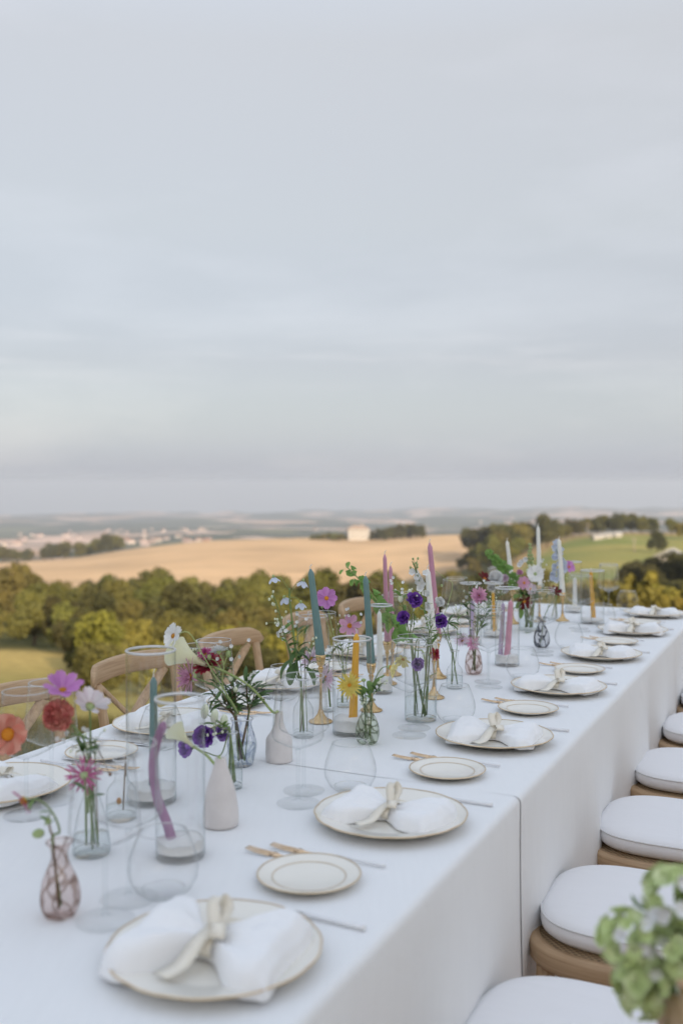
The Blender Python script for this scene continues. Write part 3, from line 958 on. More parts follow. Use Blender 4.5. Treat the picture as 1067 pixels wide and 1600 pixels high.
# the wood on the slope below the meadow
wood_lab = {'olive': 'olive green tree', 'dark': 'dark green tree', 'gold': 'yellow green bush'}
ZONES = [(60, 'at the picture edge'), (160, 'above the pink cosmos'), (240, 'above the field side cylinder'), (300, 'above the white cosmos'), (370, 'over the calla lily'),
         (440, 'over the third chair'), (500, 'behind the blue delphinium'), (560, 'behind the pink cosmos pair'), (620, 'behind the mauve candles'), (680, 'behind the lisianthus'),
         (760, 'behind the glass cylinders'), (860, 'behind the far white candles'), (9999, 'behind the far yellow candle')]
d = 70.0
nw = 0
while d < 205:
    step = 4.6 + d * 0.028
    p0, p1 = -70, 850 if d < 150 else 800
    n = int((p1 - p0) / FPX * d / step)
    for i in range(n):
        px = p0 + (p1 - p0) * (i + R.uniform(-.3, 1.3)) / max(1, n)
        dd = d + R.uniform(-.45, .45) * step
        if d < 76 and px < 120 and px > -100: dd += 1.5
        if px > 640 and d > 168: continue
        if px > 600 and dd > 150: continue
        x = (px - 533.5) / FPX * dd
        kd = 'dark' if R.random() < 0.24 else ('gold' if R.random() < 0.12 else 'olive')
        s = R.uniform(0.62, 0.95) * (1.1 if kd == 'gold' else 1) * (0.82 if d < 90 else (1.0 if d < 140 else 0.86))
        zone = next(z for lim, z in ZONES if px < lim)
        rank = 'front edge' if d < 84 else ('second rank' if d < 100 else ('middle' if d < 130 else 'back'))
        tree(kd, x, dd, s, wood_lab[kd] + ' at the ' + rank + ' of the wood ' + zone, 'trees of the wood below the golden field', R.uniform(0.78, 1.18)); nw += 1
    d += step * 0.92
# taller crowns that break the wood's skyline against the field
for qn, (px, d, s, kd) in enumerate(sorted([(40, 190, 1.35, 'olive'), (18, 180, 1.3, 'olive'), (172, 185, 1.55, 'olive'), (240, 180, 1.6, 'olive'), (212, 196, 1.3, 'dark'), (290, 186, 1.45, 'olive'),
                     (320, 190, 1.3, 'olive'), (390, 176, 1.4, 'olive'), (430, 180, 1.2, 'dark'), (360, 184, 1.4, 'olive'), (520, 180, 1.25, 'olive'), (118, 196, 0.95, 'gold')])):
    x = (px - 533.5) / FPX * d
    tree(kd, x, d, s * 0.72, 'taller crown against the golden field, ' + ORD_L[qn] + ' counted from the poppy side', 'tall crowns at the back of the wood')
# sunlit bush in front of the wood
p = (150 - 533.5) / FPX * 43
tree('gold', p, 43, 0.62, 'round sunlit bush standing alone at the edge of the meadow', None, 1.0, 'bush')
p = (205 - 533.5) / FPX * 48
tree('gold', p, 48, 0.6, 'smaller yellow bush beside the round sunlit bush by the meadow', None, 1.0, 'bush')

# scrub between the wood and the bank
for k in range(125):
    d = R.uniform(33, 68)
    lo = 110 + max(0, (d - 40)) * -1.5 + 25
    px = R.uniform(lo, 690)
    if d > 60 and px < 110: continue
    s = (0.30 + (d - 33) / 35 * 0.24) * R.uniform(0.75, 1.2)
    zone = next(z for lim, z in ZONES if px < lim)
    kd = R.choice(['olive', 'olive', 'olive', 'gold', 'dark'])
    tree(kd, (px - 533.5) / FPX * d, d, s * (1.25 if kd == 'gold' else 1), {'olive': 'low olive', 'gold': 'low yellowish', 'dark': 'low dark'}[kd] + (' shrub on the near slope ' if d < 50 else ' shrub at the foot of the wood ') + zone,
         'shrubs on the slope before the wood', R.uniform(0.8, 1.0), 'shrub', sink=0.15)

# several of one kind in one spot: say where in the cluster each one stands
_cl = {}
for o in bpy.data.objects:
    if o.get('group') in ('shrubs on the slope before the wood', 'trees of the wood below the golden field', 'clump between field and green slope'):
        _cl.setdefault(o['label'], []).append(o)
for lb, os_ in _cl.items():
    if len(os_) == 2:
        os_.sort(key=lambda q: q.location.y); os_[0]['label'] = lb + ', in front'; os_[1]['label'] = lb + ', behind'
    elif len(os_) == 3:
        os_.sort(key=lambda q: q.location.x / q.location.y)
        for q, w in zip(os_, ('poppy side', 'middle one', 'table side')): q['label'] = lb + ', ' + w
# trees beyond the field by the valley town
lab = 'small tree between the golden field and the valley town'
for px in [-20, 5, 22, 38, 46, 70, 82, 100, 124, 132, 140, 150, 158, 166, 175, 183]:
    d = R.uniform(720, 800)
    tree(R.choice(['olive', 'dark', 'olive']), (px - 533.5) / FPX * d, d, R.uniform(1.5, 2.3), lab, 'trees between field and town', 0.9, sink=0.5)
# bushes round the pale house
for px, s in [(488, .8), (497, .9), (505, 1.0), (514, 1.1), (522, 1.2), (531, 1.2), (540, .8), (581, 1.1), (590, 1.3), (598, 1.5), (607, 1.6), (616, 1.6), (625, 1.7), (634, 1.7), (642, 1.8), (650, 1.8), (658, 1.6)]:
    d = 688 + R.uniform(-10, 14)
    tree('olive' if px < 545 else 'dark', (px - 533.5) / FPX * d, d, s * 0.92, 'bush in the low clump downhill of the pale house' if px < 545 else 'dark tree ' + str(ORD_L[(px - 575) // 8]) + ' from the pale house in the uphill row',
         'bushes beside the pale house' if px < 545 else 'row of dark trees beside the pale house', 0.85 if px < 545 else 1.0, 'bush' if px < 545 else 'tree', sink=1.0)
# clump between the golden field and the green slope
for px, d, s, kd in [(735, 520, 2.0, 'dark'), (748, 500, 2.1, 'dark'), (762, 480, 2.0, 'dark'), (775, 470, 2.0, 'olive'), (790, 450, 1.9, 'dark'), (803, 460, 1.7, 'olive'),
                     (742, 430, 1.2, 'olive'), (733, 420, 1.0, 'olive'), (752, 380, 1.5, 'olive'), (766, 370, 1.7, 'olive'), (782, 375, 1.8, 'olive'), (797, 380, 1.8, 'dark'), (812, 385, 1.8, 'olive'),
                     (740, 330, 1.0, 'olive'), (722, 420, 0.9, 'olive'), (770, 330, 1.3, 'olive'), (788, 325, 1.2, 'olive'), (806, 340, 1.3, 'olive'), (828, 400, 1.7, 'olive')]:
    tree(kd, (px - 533.5) / FPX * d, d, s, ('upper' if d > 420 else ('middle' if d > 360 else 'lower')) + ' tree ' + ('at the golden field edge of' if px < 750 else ('in the heart of' if px < 785 else 'at the green slope edge of')) + ' the dividing clump of trees', 'clump between field and green slope')
d = 395
tree('dark', (855 - 533.5) / FPX * d, d, 1.95, 'big dark round tree at the top end of the clump above the green slope')
for px, d, s, kd in [(872, 430, 1.2, 'olive'), (884, 440, 1.2, 'olive'), (895, 445, 1.4, 'dark'), (908, 450, 1.2, 'olive'), (922, 450, 1.3, 'olive'), (935, 448, 1.3, 'dark'), (948, 450, 1.5, 'olive'), (962, 446, 1.5, 'dark'),
                     (975, 448, 1.6, 'olive'), (988, 450, 1.5, 'dark'), (1003, 440, 1.3, 'olive'), (1050, 430, 1.3, 'olive'), (1062, 400, 1.4, 'gold'), (1080, 380, 1.4, 'olive'), (1020, 450, 1.2, 'olive')]:
    tree(kd, (px - 533.5) / FPX * d, d, s * 0.9, 'small skyline tree, ' + ORD_L[min(20, int((px - 870) / 10.5))] + ' along the green crest from the big dark tree', 'trees along the crest of the green slope')
d = 300
tree('dark', (1027 - 533.5) / FPX * d, d, 1.05, 'solitary round tree on the ridge above the barn', None, 0.9)
# trees on the near shoulder, their shade painted as dark foliage, and young poplars in front of them
for qn, (px, d, s, kd) in enumerate(sorted([(990, 150, 1.05, 'dark'), (1012, 140, 1.15, 'dark'), (1035, 150, 1.25, 'dark'), (1058, 145, 1.35, 'olive'), (1085, 150, 1.4, 'dark'), (1005, 165, 0.95, 'olive'), (1045, 120, 1.0, 'dark'), (1075, 110, 1.0, 'dark'),
                     (972, 128, 0.8, 'dark'), (1110, 140, 1.4, 'olive')])):
    tree('dark', (px - 533.5) / FPX * d, d, s * 0.85, 'dark tree of the thicket under the green slope, ' + ORD_L[qn] + ' from the table side', 'dark thicket at the foot of the green slope', 0.8)
k = 0
for px in range(925, 1110, 9):
    d = 52 + (k % 3) * 7 + R.uniform(-2, 2)
    tree('poplar', (px + R.uniform(-5, 5) - 533.5) / FPX * d, d, R.uniform(0.75, 1.15), 'slender yellow green sapling, ' + ORD_L[min(20, k)] + ' in the planted rows counted from the table', 'young saplings before the thicket', R.uniform(.8, 1.1))
    k += 1
for px in range(880, 1110, 18):
    d = 66 + R.uniform(-4, 4)
    tree('gold', (px - 533.5) / FPX * d, d, R.uniform(0.7, 1.0), 'yellow bush growing between the young saplings', 'bushes between the young saplings', 0.85, 'bush')

# rough grass on the bank beyond the chairs
gb = MB()
gr = random.Random(3)
for i in range(16000):
    d = gr.uniform(4.5, 11) if i % 4 else gr.uniform(11, 22)
    px = gr.uniform(-200, 640) if i % 5 else gr.uniform(640, 1200)
    x = (px - 533.5) / FPX * d
    y = d
    if (Vector((x, y, 0)).dot(VV) > VE_L - 0.5 and Vector((x, y, 0)).dot(UU) < TEND + 0.5): continue
    z = ground(x, y); h = gr.uniform(0.05, 0.15); a = gr.uniform(0, PI); w = 0.003 + d * 0.0003
    dx, dy = math.cos(a) * w, math.sin(a) * w; lx, ly = gr.gauss(0, .06), gr.gauss(0, .06)
    gb.add([(x - dx, y - dy, z - .02), (x + dx, y + dy, z - .02), (x + lx, y + ly, z + h)], [(0, 1, 2)])
M['grass'] = pmat('dry_grass', (0.36, 0.27, 0.09), (0.18, 0.165, 0.045), 0.8, rough=0.9, trans=0.3)
g = gb.obj('grass', M['grass'], smooth=False)
tag(g, 'rough olive and straw coloured grass on the bank beyond the chairs', 'grass', kind='stuff')

# ------------------------------------------------------------------ haze
mb = MB(); box(mb, (-11800, -11800, -420), (11800, 11800, 24))
hz = mb.obj('haze', [], smooth=False)
hz['kind'] = 'stuff'
hm = bpy.data.materials.new('pale_haze'); hm.use_nodes = True
hn = hm.node_tree.nodes; hl = hm.node_tree.links; hn.clear()
ho = hn.new('ShaderNodeOutputMaterial'); hv = hn.new('ShaderNodeVolumePrincipled')
hv.inputs['Color'].default_value = (0.755, 0.810, 0.90, 1)
hv.inputs['Density'].default_value = 1.75e-4
hv.inputs['Density Attribute'].default_value = ''
hv.inputs['Anisotropy'].default_value = 0.15
hl.new(hv.outputs[0], ho.inputs['Volume'])
hz.data.materials.append(hm)



# ------------------------------------------------------------------ tables and cloths
M['ply'] = pmat('trestle_top', (0.42, 0.33, 0.22), (0.34, 0.26, 0.17), 6, rough=0.7)
ORD = ['first', 'second', 'third', 'fourth', 'fifth', 'sixth', 'seventh', 'eighth']
for k, (a, b) in enumerate([(0.0, 1.9), (1.96, 3.9), (3.96, 5.08)]):
    o = thing('trestle_table', ['trestle table hidden under the first white cloth from the near end', 'trestle table hidden under the middle white cloth',
                                'trestle table hidden under the white cloth at the far end'][k], 'table', tv((VE_R + VE_L) / 2, (a + b) / 2), TROT)
    L = (b - a) / 2; W = (VE_R - VE_L) / 2 - 0.02
    mb = MB(); box(mb, (-W, -L, 0.705), (W, L, 0.735)); mb.obj('tabletop', M['ply'], o, False)
    for sx in (-1, 1):
        for sy in (-1, 1):
            mb = MB(); tube(mb, [(sx * (W - .14), sy * (L - .15), -0.03), (sx * (W - .14), sy * (L - .15), 0.705)], 0.018, 8); mb.obj('leg', M['steel'], o)


def cloth(t0, t1, z, off, name_label, end_near, end_far, seed, flare=0.0):
    nt = max(8, int((t1 - t0) / 0.022))
    right = VE_R + off; left = VE_L - off
    r = 0.014
    ns = 16
    sect = []                                   # (v, z, side, drop)
    for i in range(ns):
        u = i / ns
        sect.append((right, 0.015 + (z - r - 0.015) * u, 1, 1 - u))
    for i in range(4):
        a = PI / 2 * i / 4
        sect.append((right - r + r * math.cos(a), z - r + r * math.sin(a), 0, 0))
    for i in range(91):
        u = i / 90
        sect.append((right - r + (left + r - right + r) * u, z, 0, -1))
    for i in range(4):
        a = PI / 2 * (i + 1) / 4
        sect.append((left + r - r * math.sin(a), z - r + r * math.cos(a), 0, 0))
    for i in range(ns):
        u = (i + 1) / ns
        sect.append((left, z - r - (z - r - 0.015) * u, -1, u))
    ph = 3.7

    def fold(t, side, d):
        s = ph + (0 if side > 0 else 40)
        a = noise.noise((t * 2.1, s, d * 0.35)) * 0.048 + noise.noise((t * 6.0, s + 9, d * 0.5)) * 0.046
        a += 0.010 * math.sin(t * 9 + s + 2.0 * noise.noise((t * 1.3, s, 0)))
        dia = noise.noise((t * 1.4 + d * 1.2, s + 4, d * 1.6)) * 0.010
        return (max(-0.012, a + 0.008) * d ** 0.8 + dia * d + 0.012 * d)
    v = []; f = []
    K = len(sect)
    for i in range(nt + 1):
        t = t0 + (t1 - t0) * i / nt
        for (sv, szz, side, d) in sect:
            q, zz = sv, szz
            if side: q += side * (fold(t, side, d) + flare * min(1, d * 4) * (math.exp(-(t1 - t) / 0.05) + math.exp(-(t - t0) / 0.05)))
            elif d == -1:
                zz += 0.0007 * noise.noise((sv * 4, t * 4, seed))
                for v0 in (-0.82, -1.10, -1.39):
                    zz += 0.0011 * math.exp(-((sv - v0 - .004 * noise.noise((t * 2, v0, 0))) / 0.010) ** 2)
                for q0 in (0.48, 0.98, 1.5):
                    zz += 0.0010 * math.exp(-((t - t0 - q0 - .004 * noise.noise((sv * 3, q0, 0))) / 0.014) ** 2)
            p = tv(q, t, zz); v.append(p)
    for i in range(nt):
        for j in range(K - 1):
            a = i * K + j
            f.append((a, a + K, a + K + 1, a + 1))
    for flag, i in ((end_near, 0), (end_far, nt)):
        if not flag: continue
        tt = t0 if i == 0 else t1
        sg = -1 if i == 0 else 1
        o = len(v)
        cols_ = list(range(ns + 4, ns + 4 + 91))
        m = 12
        for rr in range(m + 1):
            u = rr / m
            for j, cc in enumerate(cols_):
                sv = sect[cc][0]
                rd = 0.012 * min(1, u * 12)
                v.append(tv(sv, tt + sg * (rd + u * (0.03 * noise.noise((sv * 4, seed + 5, 0)) + 0.02)), z - u * (z - 0.015)))
        for rr in range(m):
            for j in range(len(cols_) - 1):
                a = o + rr * len(cols_) + j
                f.append((a, a + 1, a + len(cols_) + 1, a + len(cols_)) if sg > 0 else (a, a + len(cols_), a + len(cols_) + 1, a + 1))
    mb = MB(); mb.add(v, f)
    o = mb.obj('tablecloth', M['cloth'])
    tag(o, name_label, 'tablecloth', 'white cloths on the long table')
    return o


cloth(-0.05, SEAM1 + 0.06, 0.7525, 0.006, 'first white linen tablecloth from the near end, tucked under its neighbour', True, False, 1, 0.0)
cloth(SEAM1, SEAM2, 0.7531, 0.0082, 'middle white linen tablecloth hanging beside the cushioned chairs', False, False, 2, 0.0)
cloth(SEAM2 - 0.05, TEND, 0.7525, 0.008, 'white linen tablecloth at the far end of the long table', False, True, 3)

# ------------------------------------------------------------------ chairs


def d_outline(sx, sy, n=48, front=3.1, back=5.0):
    pts = []
    for i in range(n):
        a = 2 * PI * i / n
        c, s = math.cos(a), math.sin(a)
        e = front if s > 0 else back
        x = math.copysign(abs(c) ** (2 / e), c) * sx * (1.0 - (0.06 if s < 0 else 0) * abs(s))
        y = math.copysign(abs(s) ** (2 / e), s) * sy
        pts.append((x, y))
    return pts


def slab(mb, sx, sy, layers, n=48, cap=True, dome=0.0):
    """layers: (inset, z)"""
    v = []; f = []
    for ins, z in layers:
        for (x, y) in d_outline(sx - ins, sy - ins, n):
            v.append((x, y, z))
    k = len(layers)
    for i in range(k - 1):
        for j in range(n):
            j2 = (j + 1) % n
            f.append((i * n + j, i * n + j2, (i + 1) * n + j2, (i + 1) * n + j))
    if cap:
        v.append((0, 0, layers[-1][1] + dome)); c = len(v) - 1
        for j in range(n): f.append(((k - 1) * n + j, (k - 1) * n + (j + 1) % n, c))
        v.append((0, 0, layers[0][1])); c = len(v) - 1
        for j in range(n): f.append(((j + 1) % n, j, c))
    mb.add(v, f)


def make_chair():
    o = thing('crossback_chair', 'x', 'chair', (0, 0, 0), 0, 'crossback chairs along the table')
    BH = 0.83
    mb = MB(); slab(mb, 0.228, 0.215, [(0.004, 0.402), (0, 0.408), (0, 0.438), (0.006, 0.446), (0.022, 0.446), (0.024, 0.436)]); mb.obj('seat_frame', M['oak'], o)
    mb = MB(); slab(mb, 0.205, 0.192, [(0, 0.43), (0, 0.4435)], dome=0.002); mb.obj('rattan_panel', M['rattan'], o)
    for sx in (-1, 1):
        mb = MB(); tube(mb, curve([(sx * 0.178, 0.165, 0), (sx * 0.172, 0.160, 0.2), (sx * 0.168, 0.155, 0.402)], 8), lambda u: 0.0145 + 0.005 * u, 10)
        mb.obj('leg', M['oak_post'], o)
        mb = MB(); tube(mb, curve([(sx * 0.190, -0.245, 0), (sx * 0.187, -0.200, 0.25), (sx * 0.186, -0.185, 0.44), (sx * 0.190, -0.205, 0.63), (sx * 0.197, -0.232, BH - 0.055)], 16), lambda u: 0.0165 - 0.002 * abs(u - .5), 10)
        mb.obj('back_post', M['oak_post'], o)
        mb = MB(); tube(mb, [(sx * 0.172, 0.158, 0.17), (sx * 0.187, -0.215, 0.17)], 0.009, 8); mb.obj('stretcher', M['oak'], o)
    mb = MB(); tube(mb, [(-0.18, -0.02, 0.17), (0.18, -0.02, 0.17)], 0.009, 8); mb.obj('stretcher', M['oak'], o)
    # bent top rail with rounded ends
    v = []; f = []
    n = 26; m = 12
    for i in range(n + 1):
        u = -1 + 2 * i / n
        x = u * 0.232
        y = -0.236 - 0.05 * (1 - u * u) + (0.02 * max(0, abs(u) - 0.8) / 0.2)
        e = max(0.0, (abs(u) - 0.80) / 0.20)
        hh = 0.034 * math.sqrt(max(0.02, 1 - e ** 2 * 0.98)); tt = 0.0135 * math.sqrt(max(0.06, 1 - e ** 3))
        zc = BH - 0.034 + 0.012 * (1 - u * u) - 0.010 * e
        for j in range(m):
            a = 2 * PI * j / m
            c, s = math.cos(a), math.sin(a)
            v.append((x, y + math.copysign(abs(c) ** 0.6, c) * tt, zc + math.copysign(abs(s) ** 0.55, s) * hh))
    for i in range(n):
        for j in range(m):
            j2 = (j + 1) % m
            f.append((i * m + j, (i + 1) * m + j, (i + 1) * m + j2, i * m + j2))
    f.append(tuple(range(m))); f.append(tuple(n * m + j for j in range(m - 1, -1, -1)))
    mb = MB(); mb.add(v, f); mb.obj('top_rail', M['oak'], o)
    for s in (-1, 1):
        mb = MB()
        pts = curve([(s * -0.170, -0.252 - .002 * s, BH - 0.06), (0, -0.250 - 0.008 * s, 0.62), (s * 0.176, -0.196, 0.452)], 12)
        tube(mb, pts, 0.0085, 10, flat=2.0)
        mb.obj('cross_slat', M['oak_post'], o)
    for s in (-1, 1):
        mb = MB(); tube(mb, [(s * 0.170, 0.162, 0), (s * 0.170, 0.162, 0.001)], 0.012, 8)
    mb = MB()
    slab(mb, 0.196, 0.192, [(0.034, 0.447), (0.012, 0.4495), (0.002, 0.459), (0, 0.472), (0.002, 0.485), (0.007, 0.492), (0.018, 0.497), (0.045, 0.501), (0.10, 0.502), (0.15, 0.5015)], dome=0.0005)
    cu = mb.obj('seat_cushion', M['cushion'], o)
    mb = MB()
    ol = d_outline(0.1938, 0.1898, 64)
    tube(mb, [(x, y, 0.4868) for x, y in ol + ol[:1]], 0.0022, 6, cap=False); mb.obj('piping', M['piping'], cu)
    return o


chair0 = make_chair()
first = True
# cushioned side: the diner sits at +v and looks towards -v
RCH = [0.92, 1.575, 2.15, 2.72, 3.29, 3.87, 4.45]
for k, t in enumerate(RCH):
    c = chair0 if first else copy_tree(chair0)
    first = False
    c.location = tv((-0.385 if k == 0 else -0.338) + R.uniform(-.006, .006), t, -0.0005); c.rotation_euler = (0, 0, TROT + PI / 2 + R.uniform(-.03, .03))
    c['label'] = ['crossback chair with a posy of green flowers tied to its back', 'first fully padded chair from the near end, white cushion against the cloth',
                  'second padded chair from the near end, behind the green posy', 'third padded chair from the near end beside the tablecloth',
                  'fourth padded chair along the tablecloth, above the third', 'fifth padded chair along the tablecloth at the picture edge', 'last padded chair at the far end of the tablecloth'][k]
LCH = [2.08, 2.65, 3.23, 3.86, 4.42, 1.5]
for k, t in enumerate(LCH):
    c = copy_tree(chair0)
    c.location = tv(-1.80 + R.uniform(-.01, .01), t, -0.03); c.rotation_euler = (0, 0, TROT - PI / 2 + [0.02, -.03, .04, .10, .02, 0][k])
    c['label'] = ['pale oak crossback chair behind the coral poppy on the field side', 'pale oak crossback chair behind the tall glass cylinder with the teal candle',
                  'pale oak crossback chair behind the white calla lily', 'pale oak crossback chair behind the leaning teal candle', 'pale oak crossback chair behind the bells of Ireland',
                  'pale oak crossback chair at the near end of the field side'][k]
    c['label'] = c['label'].replace('Ireland', 'green bell flowers').replace('bells of green bell flowers', 'green bell flower spray')

# ------------------------------------------------------------------ place settings


def scallop(a, z):
    return 1 + 0.010 * abs(math.sin(7 * a)) - 0.004


prof = [(0.001, 0.006), (0.075, 0.006), (0.088, 0.008), (0.098, 0.013), (0.138, 0.0205), (0.1405, 0.0215), (0.1395, 0.0195), (0.10, 0.0095), (0.082, 0.0), (0.076, 0.0), (0.074, 0.003), (0.001, 0.003)]
mb = MB(); lathe(mb, prof, 84, wob=lambda a, z: scallop(a, z) if z > 0.017 else 1.0); PLATE = mb.mesh('dinner_plate', M['porcelain'])
mb = MB(); n = 84
tube(mb, [(0.1402 * scallop(2 * PI * i / n, 0) * math.cos(2 * PI * i / n), 0.1402 * scallop(2 * PI * i / n, 0) * math.sin(2 * PI * i / n), 0.0212) for i in range(n + 1)], 0.0010, 6, cap=False, flat=1.6)
GRIM = mb.mesh('gold_rim', M['gilt'])
bprof = [(0.001, 0.0045), (0.050, 0.0045), (0.056, 0.007), (0.079, 0.0125), (0.0815, 0.0135), (0.0805, 0.0115), (0.057, 0.004), (0.048, 0.0), (0.044, 0.0), (0.043, 0.002), (0.001, 0.002)]
mb = MB(); lathe(mb, bprof, 60); BPLATE = mb.mesh('bread_plate', M['porcelain'])
mb = MB(); n = 60
tube(mb, [(0.0815 * math.cos(2 * PI * i / n), 0.0815 * math.sin(2 * PI * i / n), 0.0133) for i in range(n + 1)], 0.0009, 6, cap=False, flat=1.5); BRIM = mb.mesh('gold_rim', M['gilt'])
mb = MB()
lathe(mb, [(0.0572, 0.00768), (0.0572, 0.0080), (0.0586, 0.0084), (0.0586, 0.00812)], 60); BRING = mb.mesh('gold_ring', M['gilt'])


def napkin_mesh(seed):
    """a linen napkin gathered in the middle: two puffed wings"""
    r = random.Random(seed)
    nu, nv_ = 56, 34
    top = []; bot = []
    p1, p2, p3 = r.uniform(0, 6), r.uniform(0, 6), r.uniform(0, 6)
    Ls = 0.116 + r.uniform(-.004, .006)
    for i in range(nu + 1):
        s = -1 + 2 * i / nu
        a = abs(s)
        w = 0.022 + 0.060 * sstep(0.03, 0.75, a) + 0.012 * noise.noise((s * 2, seed, 0))
        for j in range(nv_ + 1):
            q = -1 + 2 * j / nv_
            ph = p1 if s > 0 else p2
            sk = (0.010 * math.sin(ph) * a)
            ex = 1 + 0.05 * math.sin(q * 3 + ph) * a
            x = s * Ls * ex - math.copysign(0.012 * q * q * a, s)
            y = q * w * (1 + 0.10 * math.sin(a * 5 + ph)) + sk + 0.006 * noise.noise((s * 4, q * 1.2, seed)) * a
            puff = (1 - q ** 8) ** 0.5 * (0.016 + 0.022 * math.sin(min(1, a * 1.1) * PI * 0.60)) if a < 1 else 0.004
            puff *= (1 - 0.45 * sstep(0.80, 1.0, a))
            puff *= 1 + 0.22 * q * math.cos(ph)
            z = 0.0035 + puff
            # pleats fan out from the tied waist, with sharp crests
            w1 = (q * (2.6 if s > 0 else 2.1) + ph + 0.35 * noise.noise((s * 2, q, seed))) % 2.0
            fo = 0.0115 * (1 - abs(w1 - 1)) * (1 - 0.75 * a) - 0.004
            w2 = (q * 1.3 + s * 0.9 + ph * 2 + 0.3 * noise.noise((s * 2.5, q * 1.5, seed + 9))) % 1.6
            fo += 0.0060 * max(0, 1 - abs(w2 - 0.8) / 0.5) * a
            fo += 0.0035 * noise.noise((x * 28 + seed, y * 28, 3)) + 0.0015 * noise.noise((x * 80, y * 80, seed))
            z += fo * (1 - q ** 6)
            top.append((x, y, max(0.0015, z)))
            bot.append((x, y, 0.001 if abs(q) < 0.99 and a < 0.99 else max(0.001, z - 0.003)))
    N = nv_ + 1
    f = []
    o = len(top)
    for i in range(nu):
        for j in range(nv_):
            a = i * N + j
            f.append((a, a + N, a + N + 1, a + 1)); f.append((o + a, o + a + 1, o + a + N + 1, o + a + N))
    for i in range(nu):
        for j in (0, nv_):
            a = i * N + j
            f.append((a, a + N, o + a + N, o + a) if j else (a, o + a, o + a + N, a + N))
    for j in range(nv_):
        for i in (0, nu):
            a = i * N + j
            f.append((a, a + 1, o + a + 1, o + a) if i == 0 else (a, o + a, o + a + 1, a + 1))
    mb = MB(); mb.add(top + bot, f)
    return mb.mesh('napkin', M['napkin'])


def strip(mb, pts, w, side0, th=0.0003, taper=None):
    """flat ribbon along pts; side0: approximate width direction"""
    pts = [Vector(p) for p in pts]; k = len(pts); v = []
    for i, p in enumerate(pts):
        t = (pts[min(i + 1, k - 1)] - pts[max(i - 1, 0)]).normalized()
        sd = Vector(side0(i / (k - 1)) if callable(side0) else side0); sd = (sd - t * sd.dot(t)).normalized(); nn = t.cross(sd)
        ww = w * (taper(i / (k - 1)) if taper else 1)
        for b, c in ((-1, -1), (0, -1.6), (1, -1), (1, 1), (0, 0.4), (-1, 1)):
            v.append(p + sd * (b * ww / 2) + nn * (c * th))
    f = []
    for i in range(k - 1):
        for j in range(6):
            j2 = (j + 1) % 6
            f.append((i * 6 + j, i * 6 + j2, (i + 1) * 6 + j2, (i + 1) * 6 + j))
    f += [(0, 5, 4, 3, 2, 1), tuple((k - 1) * 6 + j for j in range(6))]
    mb.add(v, f)


def ribbon_mesh(seed):
    r = random.Random(seed + 50)
    mb = MB()
    ring = [(0.002 * math.sin(a), 0.031 * math.cos(a), 0.0165 + 0.0165 * math.sin(a)) for a in np.linspace(0, 2 * PI, 26)]
    strip(mb, ring, 0.019, (1, 0, 0))
    # knot
    ball(mb, (0, -0.004, 0.035), 0.0075, 10, 6, sz=0.7)
    # standing loop and a flat loop
    h = r.uniform(0.8, 1.15)
    up = curve([(0, 0, 0.034), (-0.010, 0.014, 0.052 * h + .004), (-0.004, 0.026, 0.060 * h), (0.006, 0.026, 0.047 * h), (0.002, 0.006, 0.036)], 18)
    strip(mb, up, 0.019, (1, 0.2, 0.1))
    lp = curve([(0, 0, 0.035), (0.014, -0.016, 0.046), (0.022, -0.032, 0.040), (0.014, -0.028, 0.033), (0, -0.003, 0.034)], 16)
    strip(mb, lp, 0.020, (0.9, 0.4, 0))
    # tails
    t1 = curve([(0, -0.004, 0.036), (-0.006, -0.034, 0.030), (-0.016, -0.062, 0.013), (-0.022 + r.uniform(-.012, .012), -0.094, 0.012)], 16)
    strip(mb, t1, 0.024, (1, -0.1, 0.0), taper=lambda u: 0.8 + 0.35 * u)
    t2 = curve([(0, 0.004, 0.036), (0.012, 0.036, 0.030), (0.030 + r.uniform(-.01, .02), 0.066, 0.013), (0.052, 0.090 + r.uniform(-.01, .01), 0.0125)], 16)
    strip(mb, t2, 0.022, (0.9, -0.3, 0), taper=lambda u: 0.8 + 0.35 * u)
    return mb.mesh('ribbon', M['ribbon'])


NAPS = [napkin_mesh(s) for s in range(9)]
RIBS = [ribbon_mesh(s) for s in range(7)]
for rb in RIBS:
    rb.polygons.foreach_set('use_smooth', [True] * len(rb.polygons))

# cutlery: lies along local +X, head at -X
mb = MB()
for y in (-0.0078, -0.0026, 0.0026, 0.0078):
    tube(mb, curve([(-0.052, y * 0.8, 0.0075), (-0.03, y, 0.0045), (-0.004, y, 0.003)], 6), lambda u: 0.0008 + 0.0005 * u, 6)
tube(mb, curve([(-0.006, 0, 0.003), (0.008, 0, 0.0026), (0.022, 0, 0.003)], 6), lambda u: 0.0042 * (1 - 0.55 * u), 8, flat=None)
mb2 = MB(); tube(mb2, curve([(0, 0, 0.003), (0.012, 0, 0.0026), (0.022, 0, 0.003), (0.05, 0, 0.0045), (0.075, 0, 0.006)], 10), lambda u: 0.0075 * max(0.22, 1 - u * 2.2) if u < .4 else 0.0017, 8)
sm = [(x, y, min(z, 0.0062) if x < 0.03 else z) for x, y, z in mb2.v]; mb2.v = sm
mb.add(mb2.v, mb2.f)
FORKH = mb.mesh('fork_head', M['copper'])
mb = MB(); tube(mb, [(0.072, 0, 0.006), (0.10, 0, 0.0052), (0.155, 0, 0.0042), (0.160, 0, 0.0042)], lambda u: 0.0020 + 0.0012 * u, 8); FORKN = mb.mesh('fork_handle', M['handle'])
mb = MB()
bl = []
for i in range(13):
    u = i / 12; x = -0.10 + 0.105 * u
    hw = 0.0085 * math.sin(PI * min(1, 0.10 + 0.62 * u)) ** 0.7
    bl.append([(x, -hw, 0.0022), (x, hw * 0.9, 0.0022), (x, hw * 0.9, 0.0035), (x, -hw, 0.0027)])
